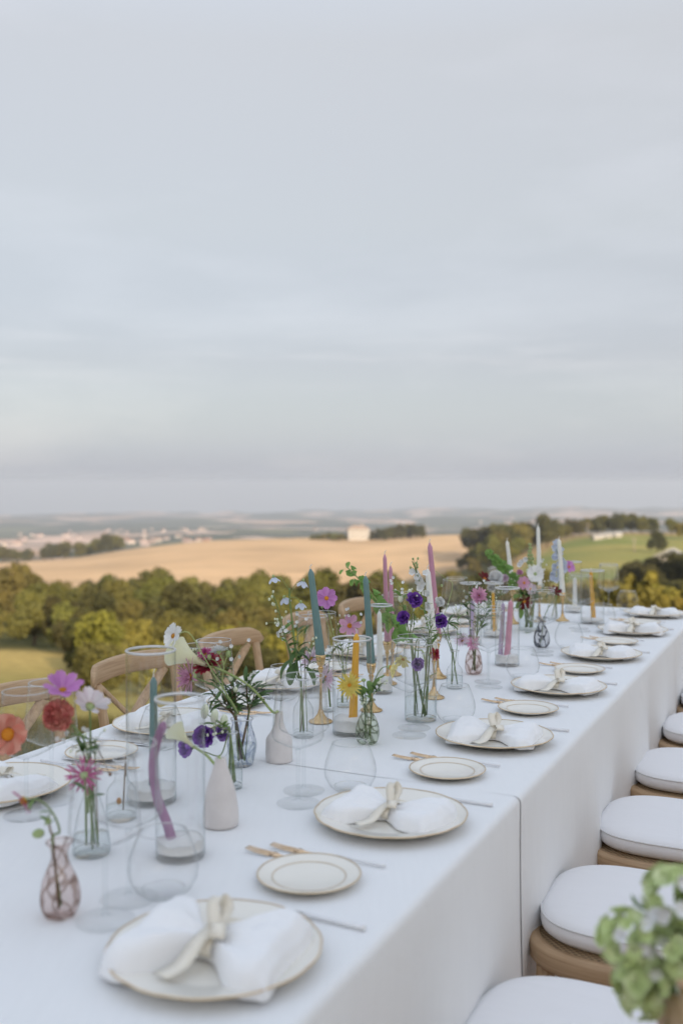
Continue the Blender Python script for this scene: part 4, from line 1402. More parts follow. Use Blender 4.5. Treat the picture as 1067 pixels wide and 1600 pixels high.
v = [p for s in bl for p in s]; f = [(0, 1, 2, 3), (51, 50, 49, 48)]
for i in range(12):
    for j in range(4):
        f.append((i * 4 + j, (i + 1) * 4 + j, (i + 1) * 4 + (j + 1) % 4, i * 4 + (j + 1) % 4))
mb.add(v, f); KNB = mb.mesh('knife_blade', M['steel'])
mb = MB(); tube(mb, [(0.003, 0, 0.0032), (0.02, 0, 0.004), (0.09, 0, 0.0042), (0.105, 0, 0.0042)], lambda u: 0.0028 + 0.0012 * u, 8); KNH = mb.mesh('knife_handle', M['handle'])

# stemware
gb_ = [(0.0042, 0.106), (0.010, 0.110), (0.030, 0.118), (0.0475, 0.1275), (0.0505, 0.132), (0.0508, 0.138), (0.048, 0.175), (0.044, 0.215), (0.0425, 0.236)]
mb = MB(); lathe(mb, gb_ + [(0.0419, 0.2362)], 48); BOWL = mb.mesh('bowl', M['fine'])
n = 48
mb = MB(); tube(mb, [(0.0423 * math.cos(2 * PI * i / n), 0.0423 * math.sin(2 * PI * i / n), 0.2362) for i in range(n + 1)], 0.0008, 6, cap=False); GLIP = mb.mesh('lip', M['rim'])
mb = MB(); lathe(mb, [(0.0046, 0.004), (0.0036, 0.02), (0.0034, 0.06), (0.0036, 0.095), (0.0048, 0.107)], 14, cap1=True); STEM = mb.mesh('stem', M['stemglass'])
mb = MB(); lathe(mb, [(0.0005, 0.0), (0.041, 0.0), (0.0425, 0.0012), (0.0415, 0.0022), (0.02, 0.0035), (0.006, 0.006), (0.0036, 0.012)], 44); FOOT = mb.mesh('foot', M['foot'])
tp = [(0.001, 0.0), (0.026, 0.0), (0.031, 0.002), (0.043, 0.012), (0.0515, 0.028), (0.0535, 0.042), (0.051, 0.060), (0.044, 0.080), (0.0365, 0.098)]
mb = MB(); lathe(mb, tp + [(0.0358, 0.0982)], 48); TUMB = mb.mesh('tumbler_bowl', M['fine'])
mb = MB(); tube(mb, [(0.0362 * math.cos(2 * PI * i / n), 0.0362 * math.sin(2 * PI * i / n), 0.0981) for i in range(n + 1)], 0.0008, 6, cap=False); TLIP = mb.mesh('lip', M['rim'])
mb = MB(); lathe(mb, [(0.0005, 0.0052), (0.024, 0.0052), (0.030, 0.0085), (0.0335, 0.0105), (0.029, 0.0035), (0.025, 0.0002), (0.0005, 0.0002)], 40); TBASE = mb.mesh('thick_base', M['foot'])


def wine_glass(v, t, label):
    o = thing('wine_glass', label, 'wine glass', tv(v, t, ztop(t) + 0.0008), R.uniform(0, 6), 'wine glasses')
    link('bowl', BOWL, o); link('stem', STEM, o); link('foot', FOOT, o); link('lip', GLIP, o)


def tumbler(v, t, label):
    o = thing('stemless_glass', label, 'water glass', tv(v, t, ztop(t) + 0.0008), R.uniform(0, 6), 'stemless water glasses')
    link('tumbler_bowl', TUMB, o); link('lip', TLIP, o); link('thick_base', TBASE, o)


def setting(side, t, k):
    """side +1: cushioned-chair side"""
    z = ztop(t) + 0.0006
    who = 'cushion side' if side > 0 else 'field side'
    nth = ORD[k] + ' ' + who + ' place from the near end'
    rz = TROT if side > 0 else TROT + PI
    ed = VE_R if side > 0 else VE_L
    ins = -side

    def at_(dv, dt, zz=0.0):
        tt = t + side * dt
        return tv(ed + ins * dv, tt, ztop(tt) + 0.0006 + zz)
    o = link('dinner_plate', PLATE); o.location = at_(0.168, 0); o.rotation_euler = (0, 0, R.uniform(0, 6))
    tag(o, 'scalloped gold-rimmed dinner plate, ' + nth, 'plate', 'dinner plates')
    link('gold_rim', GRIM, o)
    na = link('napkin', NAPS[(k + (0 if side > 0 else 4)) % 9]); na.location = at_(0.168, 0, 0.0075); na.scale = (1, R.uniform(.92, 1.08), R.uniform(.74, .9))
    rot = R.uniform(-.26, .20) + (PI if side < 0 else 0)
    na.rotation_euler = (0, 0, TROT + rot)
    tag(na, 'white napkin with cream ribbon, ' + nth, 'napkin', 'ribbon tied napkins')
    rb_s = R.uniform(.78, .92)
    rb = link('ribbon', RIBS[(k * 2 + (0 if side > 0 else 3)) % 7], na, SC(rb_s, R.uniform(.88, 1.0), 1.04))
    if k == 0 and side > 0: na.scale = (1.04, 1.1, 1.05)
    kn = thing('knife', 'slim table knife beside the plate, ' + nth, 'knife', at_(0.13, 0.165), rz + R.uniform(-.03, .03), 'knives')
    link('knife_blade', KNB, kn); link('knife_handle', KNH, kn)
    if k == 0 and side > 0: return
    b = link('bread_plate', BPLATE); b.location = at_(0.178, -0.305); b.rotation_euler = (0, 0, 0)
    tag(b, 'small gold-lined bread plate, ' + nth, 'plate', 'bread plates')
    link('gold_rim', BRIM, b); link('gold_ring', BRING, b)
    for q, (dt, dv, nm) in enumerate([(-0.208, 0.255, 'dinner fork with rose gold tines nearer the napkin'), (-0.240, 0.285, 'salad fork with rose gold tines nearer the bread plate')]):
        fk = thing('fork', nm + ', ' + ORD[k] + ' ' + who + ' place', 'fork', at_(dv - 0.005, dt), rz + R.uniform(-.05, .05), 'forks')
        link('fork_head', FORKH, fk); link('fork_handle', FORKN, fk)



RS = [1.09, 1.68, 2.32, 2.97, 3.61, 4.26, 4.86]
LS = [1.50, 2.08, 2.67, 3.28, 3.90, 4.50]
for k, t in enumerate(RS):
    setting(1, t, k)
for k, t in enumerate(LS):
    setting(-1, t, k)
for k, t in enumerate(RS):
    dt = [0.03, 0.02, -0.04, -0.04, -0.04, -0.04, -0.04][k]
    nm = ORD[k] + ' place from the near end, cushion side'
    wine_glass(-0.918, t + dt, 'tall flat-bottomed wine glass nearer the plate, ' + nm)
    wine_glass(-0.935 - 0.01 * (k % 2), t + dt + 0.075, 'tall flat-bottomed wine glass farther from the plate, ' + nm)
    tumbler(-0.862 - (0.035 if k == 0 else 0), t + 0.14, 'stemless water glass, ' + nm)
for k, t in enumerate(LS):
    nm = ORD[k] + ' place from the near end, field side'
    wine_glass(-1.36, t + 0.0, 'tall flat-bottomed wine glass nearer the plate, ' + nm)
    wine_glass(-1.345, t - 0.085, 'tall flat-bottomed wine glass farther from the plate, ' + nm)
    if k != 0: tumbler(-1.40, t - 0.165, 'stemless water glass, ' + nm)

# ------------------------------------------------------------------ vases
VASES = {}


def bezier_prof(pts, n=26):
    c = curve([(r, 0, z) for r, z in pts], n)
    return [(max(0.0004, p.x), p.z) for p in c]


def vase(key, label, px, py, prof, mat, name='bud_vase', wob=None, base=True, solid=False, cat='vase', ring=None, water=0.0):
    q = on(px, py)
    t = q.dot(UU); q.z = ztop(t) + 0.0008
    o = thing(name, label, cat, q, R.uniform(0, 6))
    rm = Matrix.Rotation(o.rotation_euler.z, 4, 'Z')
    pf = bezier_prof(prof)
    mb = MB()
    if solid:
        top = pf[-1]
        inner = [(top[0] - 0.003, top[1]), (top[0] - 0.0045, top[1] - 0.01), (max(.003, top[0] - 0.0045), top[1] - 0.035), (0.0004, top[1] - 0.037)]
        lathe(mb, [(0.0004, 0)] + pf + inner, 44, wob=wob)
    else:
        lathe(mb, [(0.0004, 0.0)] + pf, 44, wob=wob)
    mb.obj('body', mat, o)
    if not solid:
        top = pf[-1]; n = 36
        mb = MB(); tube(mb, [(top[0] * math.cos(2 * PI * i / n), top[0] * math.sin(2 * PI * i / n), top[1]) for i in range(n + 1)], 0.0013, 6, cap=False)
        mb.obj('lip', M['rim'] if mat in (M['glass'], M['blueglass']) else mat, o)
        if base:
            r0 = pf[0][0]
            mb = MB(); lathe(mb, [(0.0004, 0.007), (r0 * 0.8, 0.007), (r0 * 0.98, 0.009), (r0 * 0.985, 0.001), (0.0004, 0.001)], 36); mb.obj('thick_base', M['thick'] if mat in (M['glass'], M['blueglass']) else mat, o)
        if water:
            pw = [(r * 0.96, z) for r, z in pf if 0.006 < z < water]
            if pw:
                mb = MB(); lathe(mb, pw + [(0.0004, pw[-1][1])], 32); mb.obj('water', M['water'], o)
    mouth = Vector(q) + Vector((0, 0, pf[-1][1]))
    VASES[key] = dict(o=o, base=Vector(q), mouth=mouth, h=pf[-1][1], rm=max(0.002, pf[-1][0] - 0.004), rb=pf[0][0] * 0.5, solid=solid)
    return o


BUD = lambda s, h: [(0.017 * s, 0), (0.026 * s, 0.006 * s), (0.031 * s, 0.026 * s), (0.027 * s, h * 0.48), (0.016 * s, h * 0.70), (0.0125 * s, h * 0.80), (0.014 * s, h * 0.9), (0.020 * s, h)]
FLASK = lambda s, h: [(0.030 * s, 0), (0.0325 * s, 0.006), (0.032 * s, 0.020), (0.024 * s, h * 0.45), (0.014 * s, h * 0.66), (0.0115 * s, h * 0.82), (0.013 * s, h * 0.96), (0.016 * s, h)]
BOTTLE = lambda s, h: [(0.024 * s, 0), (0.026 * s, 0.005), (0.026 * s, h * 0.42), (0.021 * s, h * 0.55), (0.012 * s, h * 0.66), (0.011 * s, h * 0.88), (0.014 * s, h)]
FACET = lambda s, h: [(0.020 * s, 0), (0.024 * s, 0.004), (0.031 * s, h * 0.33), (0.032 * s, h * 0.5), (0.024 * s, h * 0.78), (0.021 * s, h * 0.9), (0.025 * s, h)]
CYL = lambda r, h: [(r * 0.96, 0), (r, 0.003), (r, h * 0.5), (r, h)]

vase('pink', 'pink tinted twisted glass bud vase at the near corner of the flower line', 94, 1432, BUD(0.93, 0.108), M['pinkglass'], wob=lambda a, z: 1 + 0.03 * math.sin(7 * a + z * 60), base=False)
vase('clear1', 'clear conical glass flask vase holding the pink cosmos and the coral cockscomb', 143, 1335, FLASK(0.98, 0.150), M['glass'], 'flask_vase', water=0.05)
vase('clear2', 'clear glass bottle with a dry twig behind the conical flask vase', 190, 1280, BOTTLE(1.08, 0.112), M['glass'], 'bottle_vase', water=0.03)
vase('off', 'clear glass bottle holding the coral poppy at the near field corner', -38, 1296, BOTTLE(1.0, 0.13), M['glass'], 'bottle_vase')
vase('cer1', 'conical unglazed white ceramic bottle beside the purple candle cylinder', 345, 1290, [(0.027, 0), (0.0325, 0.004), (0.032, 0.030), (0.0265, 0.065), (0.017, 0.095), (0.0105, 0.117), (0.0102, 0.124)], M['ceramic'], 'ceramic_bottle', solid=True)
vase('cer2', 'shouldered white ceramic bottle holding the tall calla lily', 436, 1190, [(0.027, 0), (0.0302, 0.004), (0.0300, 0.040), (0.0285, 0.052), (0.019, 0.066), (0.0115, 0.084), (0.0090, 0.102), (0.0092, 0.111)], M['ceramic'], 'ceramic_bottle', solid=True)
vase('facet', 'faceted clear vase with fine blue lines packed with brown stems', 378, 1197, FACET(1.0, 0.105), M['blueglass'], 'faceted_vase', wob=lambda a, z: 1 + 0.02 * math.cos(8 * a), water=0.05)
vase('small', 'slim clear bottle holding purple lisianthus behind the conical ceramic bottle', 363, 1232, BOTTLE(0.80, 0.115), M['glass'], 'bottle_vase', water=0.04)
vase('blue', 'clear glass bottle holding the nodding pale blue delphinium', 474, 1152, BOTTLE(0.98, 0.142), M['glass'], 'bottle_vase', base=True, water=0.03)
vase('aster', 'clear glass bottle holding pale pink asters by the leaning teal candle', 512, 1112, BOTTLE(0.8, 0.12), M['glass'], 'bottle_vase')
vase('cosmos', 'clear glass bottle holding two pink cosmos behind the yellow candle cylinder', 538, 1105, FLASK(0.70, 0.120), M['glass'], 'flask_vase', water=0.03)
vase('green', 'green swirled glass bud vase in front of the yellow candle cylinder', 574, 1163, BUD(0.92, 0.106), M['greenglass'], wob=lambda a, z: 1 + 0.02 * math.sin(8 * a + z * 70), base=False)
vase('tall', 'tall clear cylinder vase holding purple lisianthus in shallow water', 657, 1126, CYL(0.042, 0.205), M['glass'], 'cylinder_vase', water=0.07)
vase('bells', 'narrow clear bottle behind the tall cylinder vase holding green bell flowers', 664, 1084, BOTTLE(0.8, 0.12), M['glass'], 'bottle_vase')
vase('stem', 'clear footed bottle with one dark lisianthus stem', 710, 1076, BOTTLE(0.95, 0.115), M['glass'], 'bottle_vase', water=0.04)
vase('pink2', 'pink and brown swirled glass bud vase in the middle of the table', 740, 1054, BUD(0.92, 0.122), M['pinkglass'], wob=lambda a, z: 1 + 0.02 * math.sin(7 * a + z * 60), base=False)
vase('stripe', 'black and white striped glass vase in front of the tall brass candlestick', 846, 1012, BUD(1.0, 0.115), M['stripeglass'], wob=lambda a, z: 1 + 0.015 * math.sin(7 * a + z * 60), base=False)
vase('far1', 'clear cylinder vase of dark and white flowers behind the mauve candle cylinder', 772, 988, CYL(0.035, 0.13), M['glass'], 'cylinder_vase')
vase('far2', 'wide clear vase with many stems under the large white cosmos', 826, 985, CYL(0.040, 0.135), M['glass'], 'cylinder_vase', water=0.06)
vase('far3', 'clear vase holding the pale blue delphinium behind the brass candlestick', 866, 968, CYL(0.032, 0.12), M['glass'], 'cylinder_vase')

# ------------------------------------------------------------------ hurricane cylinders, candles, candlesticks


def hurricane(label, px, py, r, h, sand=0.035, tilt=0.0):
    q = on(px, py); t = q.dot(UU); q.z = ztop(t) + 0.0008
    o = thing('glass_cylinder', label, 'candle cylinder', q, 0, 'open glass candle cylinders')
    mb = MB(); lathe(mb, [(r * 0.965, 0.0), (r, 0.004), (r, h * .5), (r, h)], 56); mb.obj('wall', M['glass'], o)
    n = 56
    mb = MB(); tube(mb, [((r - .001) * math.cos(2 * PI * i / n), (r - .001) * math.sin(2 * PI * i / n), h) for i in range(n + 1)], 0.0025, 8, cap=False); mb.obj('rim', M['rim'], o)
    mb = MB(); lathe(mb, [(0.0005, 0.008), (r * 0.85, 0.008), (r * 0.985, 0.012), (r * 0.985, 0.001), (0.0005, 0.001)], 48); mb.obj('thick_base', M['foot'], o)
    if sand:
        mb = MB()
        v = [(0, 0, sand + 0.003)]; f = []
        nr, na = 6, 40
        for i in range(1, nr + 1):
            for j in range(na):
                a = 2 * PI * j / na; rr = r * 0.955 * i / nr
                v.append((rr * math.cos(a), rr * math.sin(a), sand + 0.006 * noise.noise((rr * math.cos(a) * 40 + px, rr * math.sin(a) * 40, 0)) + 0.003 * (1 - i / nr)))
        for j in range(na): f.append((0, 1 + j, 1 + (j + 1) % na))
        for i in range(nr - 1):
            for j in range(na):
                a, b = 1 + i * na + j, 1 + i * na + (j + 1) % na
                f.append((a, a + na, b + na, b))
        o2 = len(v)
        for j in range(na):
            a = 2 * PI * j / na; v.append((r * 0.955 * math.cos(a), r * 0.955 * math.sin(a), 0.0125))
        for j in range(na):
            a, b = 1 + (nr - 1) * na + j, 1 + (nr - 1) * na + (j + 1) % na
            f.append((a, o2 + j, o2 + (j + 1) % na, b))
        mb.add(v, f)
        s = mb.obj('sand', M['sand']); s.location = q
        tag(s, 'white sand bedding the candle in the ' + label.split(' cylinder')[0].replace('open ', '') + ' cylinder', 'sand', kind='stuff')
    return q


def candle(label, pts, color, r0=0.0105, taper=0.62, wick=0.012, wickbend=0.4):
    """pts: base to tip in the world"""
    base = Vector(pts[0])
    o = thing('taper_candle', label, 'candle', base)
    P_ = curve([Vector(p) - base for p in pts], 26)
    mb = MB()

    def rr(u):
        r = r0 * (1 - (1 - taper) * u)
        if u > 0.955: r *= max(0.12, math.sqrt(max(0, 1 - ((u - 0.955) / 0.047) ** 2)))
        return r
    tube(mb, P_, rr, 16); mb.obj('wax', M['wax_' + color], o)
    if wick:
        tip = P_[-1]; d = (P_[-1] - P_[-3]).normalized()
        mb = MB(); tube(mb, curve([tip - d * 0.003, tip + d * wick * 0.5, tip + d * wick * 0.8 + Vector((wick * wickbend, 0, wick * 0.2))], 8), 0.0012, 6); mb.obj('wick', M['wick'], o)
    return o


def holder(label, q, h, s=1.0):
    o = thing('candlestick', label, 'candlestick', q)
    mb = MB(); lathe(mb, [(0.0004, 0.0), (0.030 * s, 0.0), (0.0315 * s, 0.002), (0.030 * s, 0.0045), (0.018 * s, 0.010), (0.009 * s, 0.022), (0.005 * s, 0.034)], 36); mb.obj('foot', M['brass'], o)
    mb = MB(); lathe(mb, [(0.005 * s, 0.033), (0.0036, 0.05), (0.0034, h * 0.5), (0.0036, h - 0.05), (0.006, h - 0.040), (0.0075, h - 0.036), (0.005, h - 0.031)], 20); mb.obj('stem', M['brass'], o)
    mb = MB(); lathe(mb, [(0.004, h - 0.032), (0.0095, h - 0.026), (0.0125, h - 0.012), (0.0135, h), (0.0122, h), (0.011, h - 0.010), (0.0004, h - 0.016)], 28); mb.obj('cup', M['brass'], o)
    return o


def stick(hl, cl, bx, by, cx, cy, tx, ty, color, r0=0.0108, lean_d=0.0, s=1.0):
    """candlestick base pixel, candle foot and tip as seen, candle leans in its cup"""
    q = on(bx, by); t = q.dot(UU); q.z = ztop(t) + 0.0006
    d = depth_of(q)
    foot = at(cx, cy, d); tip = at(tx, ty, d + lean_d)
    h = foot.z - q.z
    # the stick stands upright under the candle's foot
    q2 = Vector((foot.x, foot.y, q.z))
    holder(hl, q2, h, s)
    dr = (tip - foot).normalized()
    candle(cl, [foot - Vector((0, 0, 0.012)), foot + dr * 0.05, foot + (tip - foot) * 0.6, tip], color, r0)


H1 = hurricane('open glass cylinder with the drooping purple candle, in front', 282, 1338, 0.0415, 0.266, 0.028)
H2 = hurricane('open glass cylinder with the short-tipped teal candle, field side', 237, 1252, 0.0485, 0.298, 0.03)
H3 = hurricane('open glass cylinder with the first yellow candle', 550, 1147, 0.0485, 0.238, 0.038)
H4 = hurricane('open glass cylinder with the short white candle behind the yellow one', 595, 1083, 0.034, 0.262, 0.045)
H5 = hurricane('open glass cylinder with the lavender candle behind the pink asters', 735, 1006, 0.042, 0.236, 0.02)
H6 = hurricane('open glass cylinder with the rose pink candle in the middle', 792, 1040, 0.0415, 0.266, 0.035)
H7 = hurricane('open glass cylinder with a thin yellow candle behind the rose pink one', 771, 996, 0.040, 0.22, 0.02)
H8 = hurricane('open glass cylinder with the white candle at the far end', 895, 957, 0.040, 0.245, 0.03)
H9 = hurricane('open glass cylinder with the far yellow candle beside the wine glasses', 925, 974, 0.052, 0.236, 0.02)


def dz(h, z): return at(0, 0, 1) * 0 + h


d1 = depth_of(H1)
candle('purple candle softened into a drooping curve inside the front glass cylinder', [at(272, 1330, d1 - 0.005), at(262, 1290, d1 + .004), at(246, 1248, d1 + .012), at(239, 1200, d1 + 0.01), at(245, 1160, d1), at(257, 1128, d1 - 0.01)], 'purple', 0.0088, 0.8, 0.008)
d2 = depth_of(H2)
candle('teal candle with a bent white wick inside the field side glass cylinder', [at(240, 1240, d2), at(240, 1180, d2), at(240, 1120, d2), at(240, 1058, d2)], 'teal', 0.0098, 0.7, 0.016, 0.15)
d3 = depth_of(H3)
candle('bright yellow candle leaning in the glass cylinder behind the green swirled vase', [at(551, 1136, d3), at(553, 1085, d3), at(555, 1040, d3), at(557, 990, d3 + .01)], 'yellow', 0.0112, 0.66, 0.012, -.2)
d4 = depth_of(H4)
candle('short white candle standing inside the glass cylinder between the teal and mauve candles', [at(594, 1068, d4), at(593, 1030, d4), at(593, 990, d4), at(592.5, 955, d4)], 'white', 0.0105, 0.6, 0.006)
d5 = depth_of(H5)
candle('lavender candle inside the glass cylinder behind the pink asters', [at(737, 1000, d5), at(737, 975, d5), at(738, 955, d5), at(738, 938, d5)], 'lavender', 0.0115, 0.7, 0.0)
d6 = depth_of(H6)
candle('rose pink candle inside the glass cylinder in the middle of the table', [at(792, 1030, d6), at(794, 1000, d6), at(796, 970, d6), at(798, 938, d6)], 'pink', 0.0115, 0.75, 0.005)
candle('pale lavender candle stub beside the rose pink candle in the same cylinder', [at(781, 1032, d6 + .01), at(783, 1000, d6 + .01), at(785, 970, d6 + .01), at(786, 942, d6 + .01)], 'lavender', 0.0085, 0.75, 0.0)
d7 = depth_of(H7)
candle('thin yellow candle inside the glass cylinder behind the rose pink one', [at(773, 990, d7), at(772, 965, d7), at(771, 945, d7), at(770, 926, d7)], 'yellow', 0.008, 0.7, 0.006)
d8 = depth_of(H8)
candle('white candle inside the glass cylinder at the far end', [at(898, 950, d8), at(898, 935, d8), at(898, 920, d8), at(898, 903, d8)], 'white', 0.0115, 0.75, 0.004)
d9 = depth_of(H9)
candle('twisted yellow candle inside the far glass cylinder beside the wine glasses', [at(927, 972, d9), at(926, 945, d9), at(924, 918, d9), at(923, 891, d9)], 'yellow', 0.0115, 0.6, 0.01)

stick('brass candlestick carrying the first teal candle', 'first teal taper leaning towards the blue delphinium', 501, 1130, 501, 1023, 485, 889, 'teal', 0.0125, 0.02)
stick('brass candlestick carrying the second teal candle', 'second teal taper, behind the first yellow candle', 583, 1112, 580, 1036, 571, 900, 'teal', 0.0122, 0.02)
stick('brass candlestick carrying the taller twin mauve candle', 'taller of the twin mauve tapers beside the white candle', 612, 1070, 605, 1002, 601, 866, 'mauve', 0.0095, 0.0)
stick('brass candlestick carrying the shorter twin mauve candle', 'shorter of the twin mauve tapers beside the white candle', 620, 1056, 613, 1000, 610, 884, 'mauve', 0.0095, 0.0)
stick('brass candlestick carrying the tall white candle among lisianthus', 'tall white taper rising through the purple lisianthus', 684, 1092, 678, 1014, 668, 889, 'white', 0.0120, 0.0)
stick('brass candlestick carrying the lone tall mauve candle', 'lone tall mauve taper behind the white one among lisianthus', 694, 1060, 684, 990, 671, 848, 'mauve', 0.0122, 0.0)
stick('slender brass candlestick carrying a white candle before the delphinium', 'white taper in front of the pale blue delphinium', 880, 971, 879, 926, 873, 842, 'white', 0.0132, 0.0)
stick('brass candlestick carrying the tallest white candle at the far end', 'tallest white taper standing against the green slope', 846, 972, 843, 915, 840.5, 822, 'white', 0.0125, 0.0)
stick('brass candlestick carrying the white candle beside the dark red flowers', 'white taper beside the dark red flowers and green bells', 806, 975, 801, 920, 792, 845, 'white', 0.0120, 0.0)

# ------------------------------------------------------------------ flowers


def petal_geo(L, W, cup=0.1, notch=0.1, wpos=0.62, nu=6, nv=5, r0=0.0, base=0.25, ruffle=0.0, seed=0, curl=0.0):
    v = []; f = []
    for i in range(nu + 1):
        u = i / nu
        w = base + (1 - base) * math.sin(min(1, u / wpos) * PI / 2) if u < wpos else math.sqrt(max(0, 1 - ((u - wpos) / (1 - wpos)) ** 2 * 0.72))
        for j in range(nv):
            q = -1 + 2 * j / (nv - 1)
            x = r0 + L * u * (1 - notch * (1 - abs(math.sin(q * 4.2))) * u * u * 0.6 - 0.10 * q * q * u)
            y = q * W / 2 * w
            z = cup * L * u * u + 0.16 * W * q * q * w - curl * L * u ** 3
            z += ruffle * W * math.sin(q * 5 + seed + u * 3) * u
            v.append((x, y, z))
    for i in range(nu):
        for j in range(nv - 1):
            a = i * nv + j
            f.append((a, a + nv, a + nv + 1, a + 1))
    return v, f


PCACHE = {}


def petal_mesh(mat, L, W, **k):
    key = (mat, round(L, 4), round(W, 4), tuple(sorted(k.items())))
    if key not in PCACHE:
        mb = MB(); mb.add(*petal_geo(L, W, **k)); PCACHE[key] = mb.mesh('petal', P[mat])
    return PCACHE[key]


def leaf_mesh(kind):
    key = 'leaf' + kind
    if key not in PCACHE:
        mb = MB()
        if kind in ('lance', 'lance_mid'):
            mb.add(*petal_geo(1, 0.24, cup=0.12, notch=0, wpos=0.42, nu=7, nv=3, base=0.2, curl=0.3))
        else:
            mb.add(*petal_geo(1, 0.5, cup=0.1, notch=0, wpos=0.45, nu=7, nv=5, base=0.2, curl=0.25))
        PCACHE[key] = mb.mesh('leaf', M['leaf_mid'] if kind in ('lance_mid', 'ovate_mid') else (M['leaf_lime'] if kind == 'ovate_lime' else M['leaf']))
    return PCACHE[key]


def multi(mat, layers, seed=0, jit=0.15):
    """many narrow petals in layers (count, length, width, lift, r0): one mesh"""
    r = random.Random(seed)
    mb = MB()
    for (n, L, W, lift, r0) in layers:
        for i in range(n):
            a = 2 * PI * (i + r.uniform(-.3, .3)) / n
            v, f = petal_geo(L * r.uniform(1 - jit, 1 + jit * 0.6), W, cup=0.12, notch=0.0, wpos=0.5, nu=4, nv=3, r0=r0, base=0.4, curl=r.uniform(-.1, .2))
            mb.add(v, f, RZ(a) @ RY(-lift + r.uniform(-.12, .12)))
    return mb


def stem_obj(o, pts, r0, r1, mat):
    mb = MB(); tube(mb, curve(pts, 20), lambda u: r0 + (r1 - r0) * u, 7)
    return mb.obj('stem', mat, o)


FL_N = 0


class Flower:
    """a cut flower standing in a vase: stem, head pieces and leaves are parts of one thing"""

    def __init__(s, name, label, cat, vkey, hx, hy, dd=0.0, face=(0, -1, .35), stem='stem', r=0.0016, bow=0.0, side=0.0, via=None, group=None, neck=0.0):
        global FL_N
        FL_N += 1
        V = VASES[vkey]
        rnd = random.Random(FL_N * 13)
        s.rnd = rnd
        a = rnd.uniform(0, 2 * PI)
        foot = V['base'] + Vector((math.cos(a) * V['rb'] * .8, math.sin(a) * V['rb'] * .8, 0.012 if not V['solid'] else V['h'] - 0.034))
        d = depth_of(V['base']) + dd
        head = at(hx, hy, d)
        s.d = d
        s.px = d / FPX
        s.face = Vector(face).normalized()
        out = Vector((head.x - V['mouth'].x, head.y - V['mouth'].y, 0))
        out = out.normalized() if out.length > 1e-4 else Vector((1, 0, 0))
        m = V['mouth'] + out * V['rm'] * 0.72 + Vector((0, 0, 0.0))
        if V['solid']: foot = V['mouth'] + out * V['rm'] * 0.3 - Vector((0, 0, 0.033)); m = V['mouth'] + out * V['rm'] * 0.5
        s.o = thing(name, label, cat, foot, 0, group)
        s.head = head - foot
        s.mouth = m - foot
        pts = [Vector((0, 0, 0)), s.mouth]
        if via:
            pts += [at(x, y, d + q) - foot for x, y, q in via]
        else:
            mid = s.mouth.lerp(s.head, 0.5) + Vector((0, 0, 1)) * bow * (s.head - s.mouth).length + Vector((1, 0, 0)) * side
            pts.append(mid)
        back = s.head - s.face * neck
        if neck: pts.append(back)
        pts.append(s.head - s.face * 0.002)
        s.pts = curve(pts, 26)
        mb = MB(); tube(mb, s.pts, lambda u: r * (1.15 - 0.35 * u), 7)
        mb.obj('stem', M[stem], s.o)
        s.H = T(s.head) @ face_m(s.face)

    def petals(s, mat, n, L, W, lift=0.1, r0=0.002, tw=0.0, start=0.0, jit=0.1, lj=0.0, name='petal', **k):
        me = petal_mesh(mat, L, W, r0=r0, **k)
        for i in range(n):
            a = start + 2 * PI * i / n + s.rnd.uniform(-jit, jit)
            sc_ = 1 - s.rnd.uniform(0, lj)
            link(name, me, s.o, s.H @ RZ(a) @ RY(-(lift + s.rnd.uniform(-jit, jit))) @ RX(tw + s.rnd.uniform(-jit, jit) * 1.2) @ SC(sc_))
        return s

    def stuff(s, mb, mat, name='petal_cluster', m=None):
        x = mb.obj(name, mat, s.o, True, s.H if m is None else m)
        x['kind'] = 'stuff'
        return s

    def eye(s, r, mat='gold_eye', sz=0.7, off=0.0):
        mb = MB(); ball(mb, (0, 0, off), r, 12, 7, sz=sz); mb.obj('eye', M[mat], s.o, True, s.H); return s

    def calyx(s, r, mat='bud_green'):
        mb = MB(); lathe(mb, [(0.0015, -r * 1.1), (r * 0.6, -r * 0.9), (r, -r * 0.15), (r * 0.9, 0.0005), (0.0004, 0.0006)], 12); mb.obj('calyx', M[mat], s.o, True, s.H); return s

    def leaves(s, spec, kind='lance'):
        """spec: (fraction along the stem, length, azimuth degrees, rise)"""
        me = leaf_mesh(kind)
        for (u, L, az, rise) in spec:
            p = s.pts[min(len(s.pts) - 1, int(u * (len(s.pts) - 1)))]
            link('leaf', me, s.o, T(p) @ RZ(rad(az)) @ RY(-rise) @ RX(s.rnd.uniform(-.5, .5)) @ SC(L))
        return s

    def bud(s, p, r, mat='bud_green', up=(0, 0, 1), sz=1.3):
        mb = MB(); ball(mb, (0, 0, 0), r, 10, 7, sz=sz); mb.obj('bud', M[mat], s.o, True, T(p) @ face_m(up)); return s

    def local(s, x, y, q=0.0):
        return at(x, y, s.d + q) - s.o.location

    def branch(s, u, p, r=0.0008, mat='stem', bend=0.15):
        a = s.pts[int(u * (len(s.pts) - 1))]
        m = a.lerp(p, 0.55) + Vector((0, 0, -1)) * bend * (p - a).length * (-1)
        mb = MB(); tube(mb, curve([a, m, p], 8), r, 6); mb.obj('branch', M[mat], s.o); return s


def cosmos(label, vk, x, y, sz, mat, eye='gold_eye', face=(0, -1, .4), n=8, dd=0.0, lift=0.12, wr=0.62, notch=0.22, **k):
    f = Flower('cosmos_flower', label, 'flower', vk, x, y, dd, face, **k)
    L = sz * f.px / 2
    f.petals(mat, n, L * 0.94, L * wr, lift, r0=L * 0.10, notch=notch, cup=0.05, wpos=0.72, lj=0.12, base=0.22, jit=0.12)
    f.eye(L * 0.20, eye).calyx(L * 0.22)
    return f


